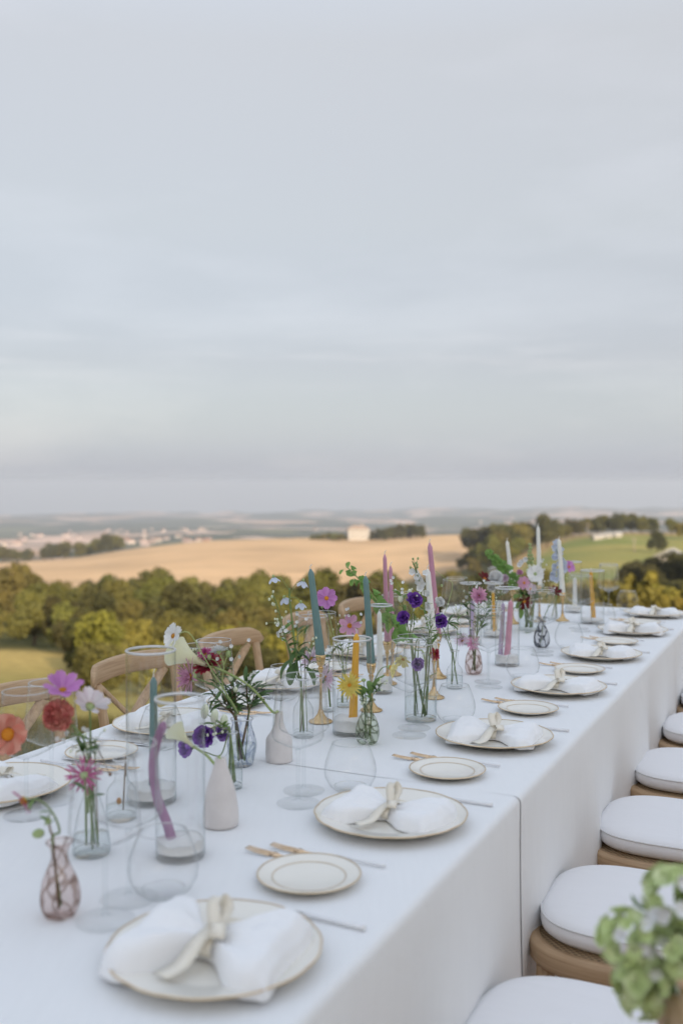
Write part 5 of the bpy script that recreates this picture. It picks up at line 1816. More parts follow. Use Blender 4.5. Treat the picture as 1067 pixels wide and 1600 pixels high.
def aster(label, vk, x, y, sz, mat, eye='gold_eye', face=(0, -1, .3), dd=0.0, layers=3, name='aster_flower', w=0.16, liftmax=0.9, eyer=0.2, **k):
    f = Flower(name, label, 'flower', vk, x, y, dd, face, **k)
    L = sz * f.px / 2
    ls = []
    for i in range(layers):
        u = i / max(1, layers - 1)
        ls.append((int(20 - 5 * u), L * (1 - 0.42 * u), L * w, 0.05 + liftmax * u, L * 0.08))
    f.stuff(multi(mat, ls, FL_N), P[mat])
    if eyer: f.eye(L * eyer, eye)
    f.calyx(L * 0.28)
    return f


def lisianthus(label, vk, x, y, sz, mat, face=(0, -1, .5), dd=0.0, **k):
    f = Flower('lisianthus_flower', label, 'flower', vk, x, y, dd, face, **k)
    L = sz * f.px / 2 * 0.86
    f.petals(mat, 5, L * 1.05, L * 1.15, 0.45, r0=L * 0.05, cup=0.35, wpos=0.7, base=0.3, notch=0.02, ruffle=0.10, nu=7, nv=7, tw=0.18)
    f.petals(mat, 5, L * 0.85, L * 1.0, 0.85, r0=L * 0.04, cup=0.3, wpos=0.7, base=0.3, notch=0.02, ruffle=0.12, seed=2, nu=7, nv=7, start=0.6, tw=0.25)
    f.petals(mat, 4, L * 0.6, L * 0.75, 1.15, r0=L * 0.02, cup=0.2, wpos=0.7, base=0.3, notch=0.02, ruffle=0.12, seed=4, nu=6, nv=5, start=0.2, tw=0.3)
    f.calyx(L * 0.22, 'bud_green')
    return f


def calla(label, vk, x, y, sz, face, dd=0.0, **k):
    """funnel spathe opening along face, lip drawn to a point"""
    f = Flower('calla_lily', label, 'flower', vk, x, y, dd, face, stem='stem_pale', r=0.0030, **k)
    Ls = sz * f.px
    v = []; fa = []
    n, m = 28, 14
    for i in range(m + 1):
        u = i / m
        for j in range(n):
            a = 2 * PI * j / n
            c = (1 + math.cos(a)) / 2                      # 1 at the long lip
            r = Ls * (0.045 + 0.05 * u + 0.30 * u ** 2.4 * (0.55 + 0.45 * (1 - abs(math.sin(a)) * 0.2)))
            h = Ls * u * (0.58 + 0.42 * c ** 1.3)
            fl = 0.20 * Ls * max(0, u - 0.6) ** 1.3 * c
            v.append((r * math.cos(a) + fl, r * math.sin(a) * (1 - 0.25 * c * u), h))
    for i in range(m):
        for j in range(n):
            j2 = (j + 1) % n
            fa.append((i * n + j, i * n + j2, (i + 1) * n + j2, (i + 1) * n + j))
    mb = MB(); mb.add(v, fa); mb.obj('spathe', P['cream'], f.o, True, f.H @ RZ(k.get('roll', 0) if False else 0))
    mb = MB(); tube(mb, [(0, 0, Ls * 0.1), (0, 0, Ls * 0.55)], lambda u: Ls * 0.035 * (1 - 0.4 * u), 10); mb.obj('spadix', M['orange_eye'], f.o, True, f.H)
    return f


def bellflower_cup(r, mat, key):
    if key not in PCACHE:
        mb = MB()
        lathe(mb, [(0.12 * r, 0), (0.34 * r, 0.12 * r), (0.55 * r, 0.5 * r), (0.82 * r, 0.85 * r), (1.05 * r, 1.0 * r)], 15, wob=lambda a, z: 1 + 0.12 * math.cos(5 * a) * (z / r))
        PCACHE[key] = mb.mesh('bell', P[mat])
    return PCACHE[key]


def floret_mesh(mat, L, W, n=5, lift=0.5):
    key = ('fl', mat, round(L, 4), round(W, 4), n, lift)
    if key not in PCACHE:
        mb = MB()
        for i in range(n):
            mb.add(*petal_geo(L, W, cup=0.15, notch=0.05, wpos=0.6, nu=4, nv=3, base=0.3), mat=RZ(2 * PI * i / n) @ RY(-lift))
        ball(mb, (0, 0, L * 0.1), L * 0.14, 6, 4)
        PCACHE[key] = mb.mesh('floret', P[mat])
    return PCACHE[key]


# near group -----------------------------------------------------------
f = aster('maroon tipped dahlia with narrow petals leaning out of the pink bud vase', 'pink', 37, 1252, 46, 'magenta', 'gold_eye', (-.75, -.35, -.45), layers=1, w=0.2, name='dahlia_flower', eyer=0.34, via=[(93, 1300, 0), (82, 1270, -.01), (60, 1250, -.015)], r=0.0017)
f.branch(0.62, f.local(70, 1290), 0.001).bud(f.local(60, 1303), 0.007, 'bud_green', (-1, 0, -.2))
f.leaves([(0.6, 0.020, 200, 0.2), (0.85, 0.018, 240, -.6)], 'ovate_mid')
f = Flower('flower_bud', 'green leafy bud on a brown stem beside the maroon tipped dahlia', 'flower', 'pink', 75, 1283, 0.0, (-.4, -.3, .8), stem='stem_brown', r=0.0018)
f.bud(f.head, 0.0045, 'bud_green').leaves([(0.95, 0.018, 200, .9), (0.9, 0.016, 20, .8)], 'ovate_mid')

cosmos('orchid pink cosmos with a gold eye above the coral cockscomb', 'clear1', 98, 1080, 74, 'orchid', 'gold_eye', (.18, -.42, .9), 8, lift=0.42, r=0.0016, wr=0.50)
f = cosmos('blush white cosmos seen from behind beside the orchid pink cosmos', 'clear1', 141, 1103, 70, 'blush', 'gold_eye', (.12, .82, .55), 8, dd=.01, lift=0.28, r=0.0019, stem='stem', wr=0.52)
f.leaves([(0.6, 0.035, 200, .6)], 'lance_mid')
f = Flower('cockscomb_flower', 'coral red cockscomb with crimped ruffles under the orchid pink cosmos', 'flower', 'clear1', 92, 1118, -.01, (-.55, -.7, .35), stem='stem', r=0.002, via=[(140, 1200, 0), (128, 1150, 0)])
mb = MB(); rr_ = random.Random(5)
for i in range(120):
    dv = Vector((rr_.gauss(0, 1), rr_.gauss(0, 1), rr_.gauss(0, 1) + .5)).normalized()
    v, q = petal_geo(0.010, 0.013, cup=0.4, wpos=0.7, nu=4, nv=5, ruffle=0.35, seed=i, base=0.4)
    mb.add(v, q, T(dv * 0.0165) @ face_m(dv) @ RZ(rr_.uniform(0, 6)) @ RY(-1.1))
ball(mb, (0, 0, 0), 0.017, 14, 9)
f.stuff(mb, P['coralred'], 'ruffled_comb')
f.calyx(0.012)
f = aster('magenta spidery aster with green eye in front of the conical flask', 'clear1', 131, 1212, 58, 'magenta', 'bud_green', (.05, -.9, .4), layers=1, w=0.13, dd=-.035, via=[(138, 1270, -.02), (134, 1235, -.03)])
f.leaves([(0.75, 0.03, 160, .5), (0.7, 0.03, 10, .4)], 'lance')
f = Flower('cosmos_seedhead', 'thin brown twig with small dark bud leaning from the conical flask', 'flower', 'clear1', 172, 1210, 0.02, (.5, -.3, .8), stem='stem_brown', r=0.0012, via=[(148, 1165, 0.01), (160, 1185, .02)])
f.bud(f.head, 0.003, 'brown_eye')
f = Flower('poppy_flower', 'large coral poppy with a gold and brown eye at the picture edge', 'flower', 'off', 13, 1148, -.01, (.16, -.95, .25), stem='stem', r=0.002, side=-.03)
L = 36 * f.px
f.petals('coral', 7, L, L * 1.0, 0.28, r0=L * .05, cup=0.22, wpos=0.7, base=0.35, notch=0.05, ruffle=0.09, nu=7, nv=7, tw=0.2, lj=.15)
f.eye(L * .40, 'brown_eye', 0.45).eye(L * .30, 'orange_eye', 0.75, 0.004).calyx(L * .2)
f = Flower('dry_twig', 'dry twig with a small yellow seed pod standing in the clear bottle', 'twig', 'clear2', 197, 1212, 0.0, (.2, -.3, 1), stem='stem_brown', r=0.0014)
f.bud(f.local(186, 1252, 0.0), 0.005, 'gold_eye')

# facet vase: the big mixed bunch -----------------------------------------
f = cosmos('white cosmos turned sideways at the top of the mixed bunch', 'facet', 271, 994, 46, 'white', 'gold_eye', (-.55, -.62, .30), 8, dd=-.04, lift=0.1, wr=0.7, via=[(370, 1110, 0), (338, 1060, -.02), (315, 1020, -.03), (294, 988, -.04)], r=0.0013, stem='stem_pale', notch=.3)
f = aster('feathery pink aster facing the teal candle cylinder', 'facet', 298, 1058, 62, 'pink', 'gold_eye', (-.85, -.45, .1), layers=3, w=0.11, dd=-.03, via=[(368, 1110, 0), (340, 1075, -.01)], stem='stem', r=0.002)
f.leaves([(.78, .04, 190, .4), (.72, .035, 260, -.2), (.8, .035, 120, .1)], 'lance')
f = aster('crimson and magenta dahlia behind the calla lily', 'facet', 325, 1040, 50, 'crimson', 'gold_eye', (-.3, -.4, .85), layers=3, w=0.3, dd=0.02, name='dahlia_flower', via=[(372, 1110, 0), (350, 1070, .01)])
f = aster('small magenta aster tucked over the crimson dahlia', 'facet', 321, 1022, 26, 'magenta', 'gold_eye', (-.2, -.6, .8), layers=2, w=0.25, dd=0.0, via=[(372, 1110, 0), (345, 1060, 0)])
f = aster('white scabious seen from behind above the dark leaves', 'facet', 342, 1018, 30, 'white', 'bud_green', (-.1, .35, .9), layers=3, w=0.35, dd=-.01, name='scabious_flower', via=[(366, 1110, 0), (348, 1070, -.01), (350, 1040, -.01)], stem='stem_pale')
f.branch(.8, f.local(357, 1024), .001, 'stem_pale').bud(f.local(357, 1022), .006)
f.branch(.75, f.local(330, 1030), .001, 'stem_pale').bud(f.local(327, 1027), .005)
f = Flower('foliage_sprig', 'dark leafy sprig spreading from the faceted vase', 'foliage', 'facet', 385, 1068, 0, (.3, -.2, 1), stem='stem_brown', r=.002)
f.leaves([(.50, .055, 20, .7), (.58, .06, 340, .5), (.62, .05, 200, .6), (.66, .05, 160, .3), (.7, .06, 10, .9), (.76, .05, 220, .3), (.8, .05, 350, .6), (.88, .045, 180, .8), (.93, .05, 30, 1.0), (1, .05, 300, 1.0), (1, .045, 100, 1.1)], 'lance')
f = Flower('foliage_sprig', 'feathery dark sprig drooping over the lisianthus from the faceted vase', 'foliage', 'facet', 332, 1085, -.02, (-.8, -.2, .1), stem='stem_brown', r=.0016)
f.leaves([(.7, .03, 170, .5), (.75, .035, 230, -.3), (.8, .035, 200, .2), (.85, .03, 140, .6), (.9, .035, 190, -.4), (.95, .035, 240, -.6), (1, .035, 180, 0), (1, .03, 120, .3), (1, .03, 220, -.8), (1, .03, 160, .8)], 'lance')
f = Flower('foliage_sprig', 'bushy dark sprig in the middle of the faceted vase', 'foliage', 'facet', 365, 1072, .0, (0, -.2, 1), stem='stem_brown', r=.002)
f.leaves([(.55 + .03 * q, .05, (137 * q) % 360, .35 + .4 * ((q * 7) % 5) / 5) for q in range(16)], 'lance')
f = Flower('foliage_sprig', 'second bushy sprig leaning over the rim of the faceted vase', 'foliage', 'facet', 350, 1095, -.01, (-.3, -.2, 1), stem='stem_brown', r=.002)
f.leaves([(.6 + .03 * q, .042, (137 * q + 40) % 360, .2 + .5 * ((q * 3) % 5) / 5) for q in range(13)], 'lance')
f = Flower('foliage_sprig', 'upright sprig with blunt leaves at the back of the faceted vase', 'foliage', 'facet', 398, 1085, .015, (.6, -.1, .8), stem='stem_brown', r=.0016)
f.leaves([(.6, .045, 330, .5), (.7, .04, 40, .4), (.8, .045, 350, .6), (.9, .05, 10, .5), (1, .05, 350, .7), (1, .04, 60, .9), (.75, .04, 190, .8)], 'lance')
for k, (x, y, mt) in enumerate([(345, 1077, 'pinkbud'), (368, 1078, 'w'), (360, 1060, 'w')]):
    f = Flower('flower_bud', ['small pink bud among the dark leaves of the faceted vase', 'small white bud among the dark leaves of the faceted vase', 'pale green bud highest among the leaves of the faceted vase'][k], 'flower', 'facet', x, y, -.02, (0, -.2, 1), stem='stem_brown', r=.0012)
    f.bud(f.head, .0055, 'bud_white')

calla('tall cream calla lily arching out of the shouldered ceramic bottle', 'cer2', 324, 1040, 76, (-.80, -.25, .42), dd=-.03, via=[(425, 1112, -.002), (392, 1074, -.02), (352, 1050, -.03)])
calla('low cream calla lily leaning behind the purple candle from the conical bottle', 'cer1', 301, 1166, 54, (-.62, -.2, .62), dd=.03, via=[(338, 1196, 0.005), (322, 1180, .02)])

f = lisianthus('lowest purple lisianthus beside the conical ceramic bottle', 'small', 300, 1168, 44, 'violet', (-.7, -.6, .1), dd=-.01, via=[(345, 1180, 0), (322, 1176, 0)], stem='stem', r=.0014)
f = lisianthus('purple lisianthus beneath the white buds', 'small', 322, 1150, 50, 'violet', (-.1, -.9, .2), dd=.0, stem='stem', r=.0014)
f = lisianthus('purple lisianthus nearest the faceted vase', 'small', 343, 1147, 36, 'lilac', (.4, -.7, .3), dd=.02, stem='stem', r=.0014)
for k, (x, y) in enumerate([(320, 1112), (335, 1120), (350, 1128)]):
    f = Flower('flower_bud', ['pointed white lisianthus bud above the purple blooms, on the field side', 'middle pointed white lisianthus bud above the purple blooms', 'pointed white lisianthus bud by the brown stems'][k], 'flower', 'small', x, y, .01, (0, -.1, 1), stem='stem', r=.0013)
    f.bud(f.head, .0085, 'bud_white', (.1, 0, 1), 1.9).calyx(.008)

# delphinium bottle ------------------------------------------------------
f = Flower('delphinium_flower', 'tall delphinium spray with nodding pale blue bells', 'flower', 'blue', 452, 918, 0.0, (-.2, -.1, 1), stem='stem', r=.0026, via=[(467, 1060, 0), (458, 985, 0), (453, 940, 0)])
fm = floret_mesh('blue', .021, .014, 5, -.95)
for k, (x, y, u) in enumerate([(427, 902, .98), (474, 908, .90), (444, 934, .88), (470, 942, .84)]):
    p = f.local(x, y)
    f.branch(u, p, .0008, 'stem', .25)
    link('floret', fm, f.o, T(p) @ RX(R.uniform(-.3, .3)) @ RY(R.uniform(-.3, .3)))
    f.bud(p + Vector((0, 0, .002)), .0035, 'bud_green')
f.leaves([(.55, .05, 250, -.6), (.5, .06, 60, .7)], 'lance')
for (x, y, az, L) in [(455, 1030, 200, .055), (463, 1035, 240, .06), (478, 1042, 330, .05)]:
    link('leaf', leaf_mesh('ovate'), f.o, T(f.local(x, y)) @ RZ(rad(az)) @ RY(.9) @ SC(L))
f = Flower('delphinium_flower', 'thin delphinium side spray with strings of green buds', 'flower', 'blue', 425, 925, .01, (-.3, -.1, 1), stem='stem', r=.0014, via=[(462, 1060, 0), (447, 1000, 0), (434, 950, .01)])
for k in range(11):
    u = .55 + .045 * k
    p = f.pts[int(min(1, u) * (len(f.pts) - 1))] + Vector((R.uniform(-.012, .012), R.uniform(-.01, .01), R.uniform(-.004, .01)))
    f.branch(min(1, u), p, .0005, 'stem_pale'); f.bud(p, .0026 + .0008 * R.random(), 'bud_white')
f = Flower('stock_flower', 'small cluster of white florets low beside the delphinium', 'flower', 'blue', 441, 984, .0, (-.5, -.5, .6), stem='stem', r=.0014, via=[(465, 1060, 0), (452, 1015, 0)])
fm = floret_mesh('white', .008, .007, 5, .6)
for k in range(9):
    link('floret', fm, f.o, T(f.head + Vector((R.gauss(0, .007), R.gauss(0, .006), R.gauss(0, .008)))) @ face_m((R.gauss(0, 1), -1, R.gauss(.3, .6))))
f.leaves([(.85, .03, 20, .6), (.8, .03, 340, .3)], 'ovate')
f = Flower('foliage_sprig', 'slim bare branch leaning from the delphinium bottle towards the teal candle', 'foliage', 'blue', 476, 990, 0, (.5, -.2, .8), stem='stem_brown', r=.001)
f.leaves([(1, .03, 60, .9)], 'lance')

aster('pale pink aster in profile below the first teal candle', 'aster', 486, 1030, 44, 'palepink', 'gold_eye', (-.6, -.3, .6), layers=2, w=.2, dd=-.04).leaves([(.7, .05, 200, .6), (.8, .045, 150, .4), (.75, .04, 30, .5), (.9, .035, 250, .2), (.85, .04, 320, .2)], 'lance')
f = aster('pale pink aster turned to the yellow candle cylinder', 'aster', 507, 1060, 46, 'palepink', 'gold_eye', (.75, -.5, .0), layers=2, w=.16, dd=-.05)
f.leaves([(.8, .04, 200, .4), (.85, .035, 260, -.3), (.9, .04, 160, .5), (.7, .04, 220, -.2)], 'lance')

cosmos('orchid pink cosmos beside the first teal candle', 'cosmos', 510, 935, 37, 'orchid', 'orange_eye', (.05, -.97, .25), 8, via=[(536, 1042, 0), (521, 990, 0), (512, 950, 0)], r=.0011, stem='stem_pale', wr=.62)
cosmos('pale pink cosmos above the yellow candle cylinder', 'cosmos', 546, 978, 42, 'pink', 'orange_eye', (.25, -.93, .2), 7, via=[(540, 1040, 0), (545, 1010, 0)], r=.0011, stem='stem_pale', wr=.52)
f = Flower('flower_bud', 'tiny green bud on a hair-thin stem below the pink cosmos', 'flower', 'cosmos', 503, 948, .01, (-.2, 0, 1), stem='stem_pale', r=.0008, via=[(532, 1042, 0), (515, 985, .01)])
f.bud(f.head, .004, 'bud_green')
f = Flower('foliage_sprig', 'wispy seed sprig inside the cosmos bottle mouth', 'foliage', 'cosmos', 536, 1010, .0, (0, 0, 1), stem='stem', r=.0008)
for k in range(8):
    p = f.head + Vector((R.gauss(0, .01), R.gauss(0, .008), R.uniform(-.01, .016))); f.branch(.75, p, .0005).bud(p, .0022)

f = aster('yellow spider dahlia with an orange eye in the green swirled vase', 'green', 546, 1071, 40, 'yellow', 'orange_eye', (-.15, -.97, .2), layers=3, w=.17, dd=-.045, name='dahlia_flower', liftmax=.5, eyer=.22)
f = cosmos('yellow cosmos nodding on a bowed stem over the green swirled vase', 'green', 609, 1043, 36, 'paleyellow', 'orange_eye', (.85, -.3, -.25), 8, lift=.5, via=[(578, 1095, 0), (586, 1062, 0), (597, 1044, 0)], r=.0014, stem='stem', wr=.5)
f.leaves([(.5, .055, 30, 1.0), (.45, .04, 160, .9), (.48, .04, 100, .8)], 'ovate_mid')
f = Flower('flower_bud', 'round green bud beside the yellow spider dahlia', 'flower', 'green', 568, 1063, -.03, (0, -.3, 1), stem='stem', r=.001)
f.bud(f.head, .006, 'bud_green', sz=.7).leaves([(.55, .045, 170, .7), (.5, .045, 210, .8)], 'ovate_mid')

# bells of Ireland arch behind ----------------------------------------------
f = Flower('bell_flower_spray', 'arching spray of green bell flowers behind the second teal candle', 'flower', 'bells', 540, 884, .05, (-.8, -.2, .5), stem='stem_pale', r=.0024, via=[(648, 1015, .0), (622, 985, .0), (596, 948, .02), (570, 915, .03)])
bm2 = bellflower_cup(.019, 'bells', 'bellcup')
n = len(f.pts)
for k in range(22):
    i = int(n * (.42 + .56 * k / 22)); i = min(i, n - 2)
    tdir = (f.pts[i + 1] - f.pts[i]).normalized()
    a = k * 2.4
    sd = Vector((math.cos(a), math.sin(a), 0)); sd = (sd - tdir * sd.dot(tdir)).normalized()
    sz = 1.15 - .65 * k / 22
    link('bell', bm2, f.o, T(f.pts[i] + sd * .004) @ face_m(sd + tdir * .4) @ SC(sz))
for (x, y, s_) in [(536, 890, .018), (545, 878, .022), (551, 905, .024), (563, 900, .022)]:
    link('leaf', leaf_mesh('ovate_lime'), f.o, T(f.local(x, y, .04)) @ RZ(R.uniform(0, 6)) @ RY(.5) @ SC(s_ * 1.3))

# tall cylinder ----------------------------------------------------------------
lisianthus('purple lisianthus highest in the tall cylinder vase', 'tall', 645, 941, 36, 'violet', (.2, -.8, .5), dd=.0, r=.0013)
lisianthus('purple lisianthus second highest, tilted towards the mauve candles', 'tall', 634, 967, 32, 'violet', (-.5, -.75, .3), dd=-.01, r=.0013)
lisianthus('lilac rose-like lisianthus low against the wall of the tall cylinder', 'tall', 652, 1037, 30, 'lilac', (0, -1, .1), dd=-.045, r=.0013)
lisianthus('white lisianthus half hidden behind the tall white candle', 'tall', 684, 943, 24, 'white', (.3, -.7, .5), dd=.03, r=.0013)
f = Flower('stock_flower', 'white delphinium spike with airy green tip among the lisianthus', 'flower', 'tall', 644, 876, .04, (-.2, -.1, 1), stem='stem', r=.0016, via=[(672, 1005, .02), (662, 950, .03), (654, 905, .04)])
fm = floret_mesh('white', .013, .012, 5, .4)
n = len(f.pts)
for k in range(15):
    i = int(n * (.60 + .30 * k / 15))
    p = f.pts[min(i, n - 1)] + Vector((R.gauss(0, .011), R.gauss(0, .008), R.gauss(0, .004)))
    link('floret', fm, f.o, T(p) @ face_m((R.gauss(0, .8), -1, R.gauss(.2, .5))) @ SC(R.uniform(.75, 1.1)))
for k in range(7):
    i = int(n * (.90 + .1 * k / 7))
    p = f.pts[min(i, n - 1)] + Vector((R.gauss(0, .008), R.gauss(0, .006), R.uniform(0, .01)))
    f.branch(.9, p, .0006, 'stem_pale').bud(p, .003, 'bud_green')
f = Flower('flower_bud', 'pale green lisianthus bud beside the highest purple bloom', 'flower', 'tall', 626, 936, 0, (-.3, -.2, 1), stem='stem', r=.0011); f.bud(f.head, .007, 'bud_white', sz=1.4)
f = Flower('flower_bud', 'pale bud standing over the purple lisianthus', 'flower', 'tall', 640, 926, 0.01, (0, -.2, 1), stem='stem', r=.0011); f.bud(f.head, .006, 'bud_white', sz=1.7)
aster('small dark red dahlia inside the tall cylinder', 'tall', 679, 1022, 20, 'crimson', 'gold_eye', (.5, -.8, .2), layers=2, w=.3, dd=-.02, name='dahlia_flower')
cosmos('pale yellow cosmos hanging outside the tall cylinder', 'tall', 630, 1030, 32, 'paleyellow', 'gold_eye', (-.35, -.75, -.5), 8, dd=-.03, lift=.4, via=[(640, 1003, -.03), (632, 1012, -.03)], r=.001, wr=.5)
f = Flower('foliage_sprig', 'long leaf sprig standing in the water of the tall cylinder', 'foliage', 'tall', 662, 1010, 0, (0, -.2, 1), stem='stem', r=.0016); f.leaves([(.15, .05, 330, 1.0), (.12, .05, 200, 1.1), (.3, .045, 20, .9), (.6, .04, 180, .9)], 'lance_mid')

lisianthus('purple and white lisianthus on the dark stem of the footed bottle', 'stem', 688, 972, 34, 'violet', (-.2, -.85, .3), dd=.0, via=[(706, 1020, 0), (697, 995, 0)], r=.0016)
f = Flower('foliage_sprig', 'star-shaped dark leaf whorl beside the candle and the pink bud vase', 'foliage', 'stem', 700, 973, .0, (.2, -.6, .7), stem='stem', r=.0018, via=[(708, 1022, 0), (700, 990, 0)])
f.leaves([(1, .038, a, e) for a, e in ((0, .5), (40, .9), (330, .1), (300, -.2), (150, .8), (200, .3))], 'lance')
f = Flower('foliage_sprig', 'fine green tendril arching from the candles to the glasses', 'foliage', 'bells', 680, 892, .05, (-.6, 0, .6), stem='stem_pale', r=.0009, via=[(672, 1020, 0), (706, 922, .02), (697, 905, .04)])
f.bud(f.local(690, 915, .03), .0035, 'bud_green')

aster('rose pink dahlia on top of the leafy stems in the middle', 'pink2', 748, 931, 27, 'pink', 'gold_eye', (.1, -.9, .3), layers=3, w=.3, dd=-.02, name='dahlia_flower').leaves([(.5, .05, 200, .8), (.6, .05, 340, .7), (.68, .055, 160, .8), (.74, .05, 20, .6), (.8, .05, 190, .6), (.86, .05, 350, .8), (.9, .045, 140, .9)], 'lance')
aster('small pink daisy cluster at the lip of the pink bud vase', 'pink2', 722, 1001, 24, 'palepink', 'crimson_eye' if 'crimson_eye' in M else 'gold_eye', (-.4, -.6, .6), layers=2, w=.2, dd=-.02).leaves([(.8, .03, 180, .8), (.9, .03, 120, .9)], 'lance')
aster('second small pink daisy over the lip of the pink bud vase', 'pink2', 738, 1006, 22, 'pink', 'gold_eye', (.1, -.9, .3), layers=2, w=.2, dd=-.025)
f = Flower('foliage_sprig', 'leafy sprig beside the rose pink dahlia', 'foliage', 'pink2', 758, 965, .0, (.5, -.2, .8), stem='stem', r=.0014)
f.leaves([(.6, .04, 20, .5), (.7, .04, 330, .6), (.8, .04, 160, .8), (.9, .04, 10, .4), (1, .045, 30, .9), (1, .04, 330, .4), (.95, .04, 190, .9)], 'lance')
f = Flower('foliage_sprig', 'narrow leaf sprig reaching up in front of the lavender candle cylinder', 'foliage', 'pink2', 733, 914, .0, (-.3, -.2, 1), stem='stem', r=.0014)
f.leaves([(.7, .045, 180, .8), (.78, .045, 10, .9), (.86, .05, 200, .9), (.93, .045, 340, 1.0), (1, .045, 150, 1.1)], 'lance')

# far bunches ---------------------------------------------------------------
f = Flower('ranunculus_flower', 'round white ranunculus next to the dark red cosmos', 'flower', 'far1', 774, 905, .0, (-.1, -.8, .5), stem='stem', r=.0016)
L = 13 * f.px
f.petals('white', 8, L, L * 1.2, .35, cup=.4, wpos=.7, base=.4, notch=.02, ruffle=.05, tw=.15)
f.petals('white', 6, L * .8, L, .8, cup=.3, wpos=.7, base=.4, notch=.02, tw=.2, start=.3); f.calyx(.006)
cosmos('dark red cosmos standing above the white ranunculus', 'far1', 757, 905, 30, 'maroon', 'orange_eye', (.3, -.5, .8), 7, lift=.4, wr=.45, r=.0012)
lisianthus('second white bloom below the ranunculus', 'far1', 768, 919, 18, 'white', (-.3, -.9, .2), r=.0012)
f = Flower('foliage_sprig', 'leafy green sprig under the white ranunculus', 'foliage', 'far1', 770, 935, -.02, (-.3, -.3, .8), stem='stem', r=.0014)
f.leaves([(.6, .045, 190, .5), (.7, .05, 170, .3), (.8, .05, 210, .2), (.9, .05, 0, .6), (1, .05, 330, .5), (1, .045, 150, .9)], 'ovate')
cosmos('large white cosmos with a green eye facing the camera', 'far2', 836, 897, 31, 'white', 'bud_green', (.05, -.97, .2), 8, dd=-.02, wr=.8, r=.0015, notch=.3)
cosmos('rose pink cosmos beneath the large white cosmos', 'far2', 819, 911, 24, 'pink', 'orange_eye', (-.5, -.8, .1), 8, dd=-.03, wr=.55)
cosmos('second rose pink cosmos lower beneath the large white cosmos', 'far2', 829, 921, 22, 'palepink', 'orange_eye', (.3, -.9, .1), 8, dd=-.035, wr=.55)
cosmos('dark red and orange cosmos hanging beside the pink ones', 'far2', 819, 940, 30, 'maroon', 'orange_eye', (-.1, -.85, -.3), 7, dd=-.05, lift=.25, wr=.45, via=[(820, 932, -.03), (819, 934, -.04)])
cosmos('dark red cosmos with ragged petals by the brass candlestick', 'far2', 866, 926, 28, 'maroon', 'brown_eye', (.2, -.5, .7), 9, dd=-.01, lift=.35, wr=.4)
lisianthus('small pink rosebud above the pink cosmos', 'far2', 811, 897, 15, 'pink', (0, -.7, .7), dd=-.01)
lisianthus('pale pink rosebud beside the round green bells', 'far2', 789, 905, 18, 'palepink', (-.2, -.8, .4), dd=-.01)
f = Flower('bell_flower_spray', 'far spray of green bell flowers pointing up to the dark trees', 'flower', 'far2', 760, 860, .03, (-.7, -.2, .7), stem='stem_pale', r=.002, via=[(818, 935, 0), (797, 898, .01), (776, 877, .02)])
n = len(f.pts)
for k in range(20):
    i = min(n - 2, int(n * (.5 + .5 * k / 20)))
    tdir = (f.pts[i + 1] - f.pts[i]).normalized(); a = k * 2.4
    sd = Vector((math.cos(a), math.sin(a), 0)); sd = (sd - tdir * sd.dot(tdir)).normalized()
    link('bell', bm2, f.o, T(f.pts[i] + sd * .004) @ face_m(sd + tdir * .4) @ SC(1.2 - .7 * k / 20))
f = Flower('snapdragon_flower', 'green budded snapdragon spike beside the tallest white candle', 'flower', 'far2', 828, 850, .02, (0, 0, 1), stem='stem_pale', r=.0018, via=[(830, 930, 0), (829, 885, .01)])
n = len(f.pts)
for k in range(34):
    i = min(n - 1, int(n * (.68 + .32 * k / 34))); a = k * 2.4; rr_ = .014 * (1.15 - k / 34)
    f.bud(f.pts[i] + Vector((math.cos(a) * rr_, math.sin(a) * rr_, 0)), .006 * (1.2 - .6 * k / 34), 'bud_green' if k > 8 else 'bud_white')
fm = floret_mesh('white', .017, .016, 5, .6)
for k, (x, y) in enumerate([(816, 879), (822, 875), (813, 883)]):
    link('floret', fm, f.o, T(f.local(x, y, 0)) @ face_m((-.5, -.8, .2)))
f = Flower('foliage_sprig', 'leafy sprig filling the bunch under the large white cosmos', 'foliage', 'far2', 826, 930, -.02, (0, -.4, .8), stem='stem', r=.0016)
f.leaves([(.6, .05, 200, .6), (.7, .05, 340, .4), (.8, .055, 180, .5), (.85, .05, 20, .6), (.9, .055, 210, .2), (1, .055, 330, .6), (1, .05, 150, .8), (1, .05, 270, .3)], 'ovate')
f = Flower('foliage_sprig', 'bright leaves hanging over the glass rim below the pink cosmos', 'foliage', 'far2', 812, 948, -.04, (-.4, -.6, .2), stem='stem_pale', r=.0014, via=[(820, 925, -.03)])
f.leaves([(.8, .05, 200, .0), (.9, .055, 230, -.5), (1, .05, 190, -.3), (1, .055, 270, -.9), (.85, .045, 160, .4)], 'ovate_mid')
for k in range(4):
    f = Flower('green_shoot', 'bare green stem crowded in the wide far vase', 'stem', 'far2', 832 + 8 * k, 925 + 3 * k, .0, (.3 * k - .4, -.2, 1), stem='stem', r=.0018, group='bare stems in the wide far vase')
    f.leaves([(.95, .03, 90 * k, .8)], 'lance')
f = Flower('delphinium_flower', 'pale blue delphinium spike behind the white taper', 'flower', 'far3', 868, 846, .0, (0, 0, 1), stem='stem', r=.0022, via=[(872, 920, 0), (873, 885, 0)])
fm = floret_mesh('blue', .019, .018, 5, .25)
n = len(f.pts)
for k in range(46):
    u = k / 46
    i = min(n - 1, int(n * (.62 + .38 * u)))
    wd = .030 * (1.1 - .6 * u)
    p = f.pts[i] + Vector((R.uniform(-wd, wd), R.uniform(-.02, .02), R.uniform(-.004, .004)))
    link('floret', fm, f.o, T(p) @ face_m((R.gauss(0, .6), -1, R.gauss(.1, .4))) @ SC(R.uniform(.7, 1.1) * (1 - .4 * u)))
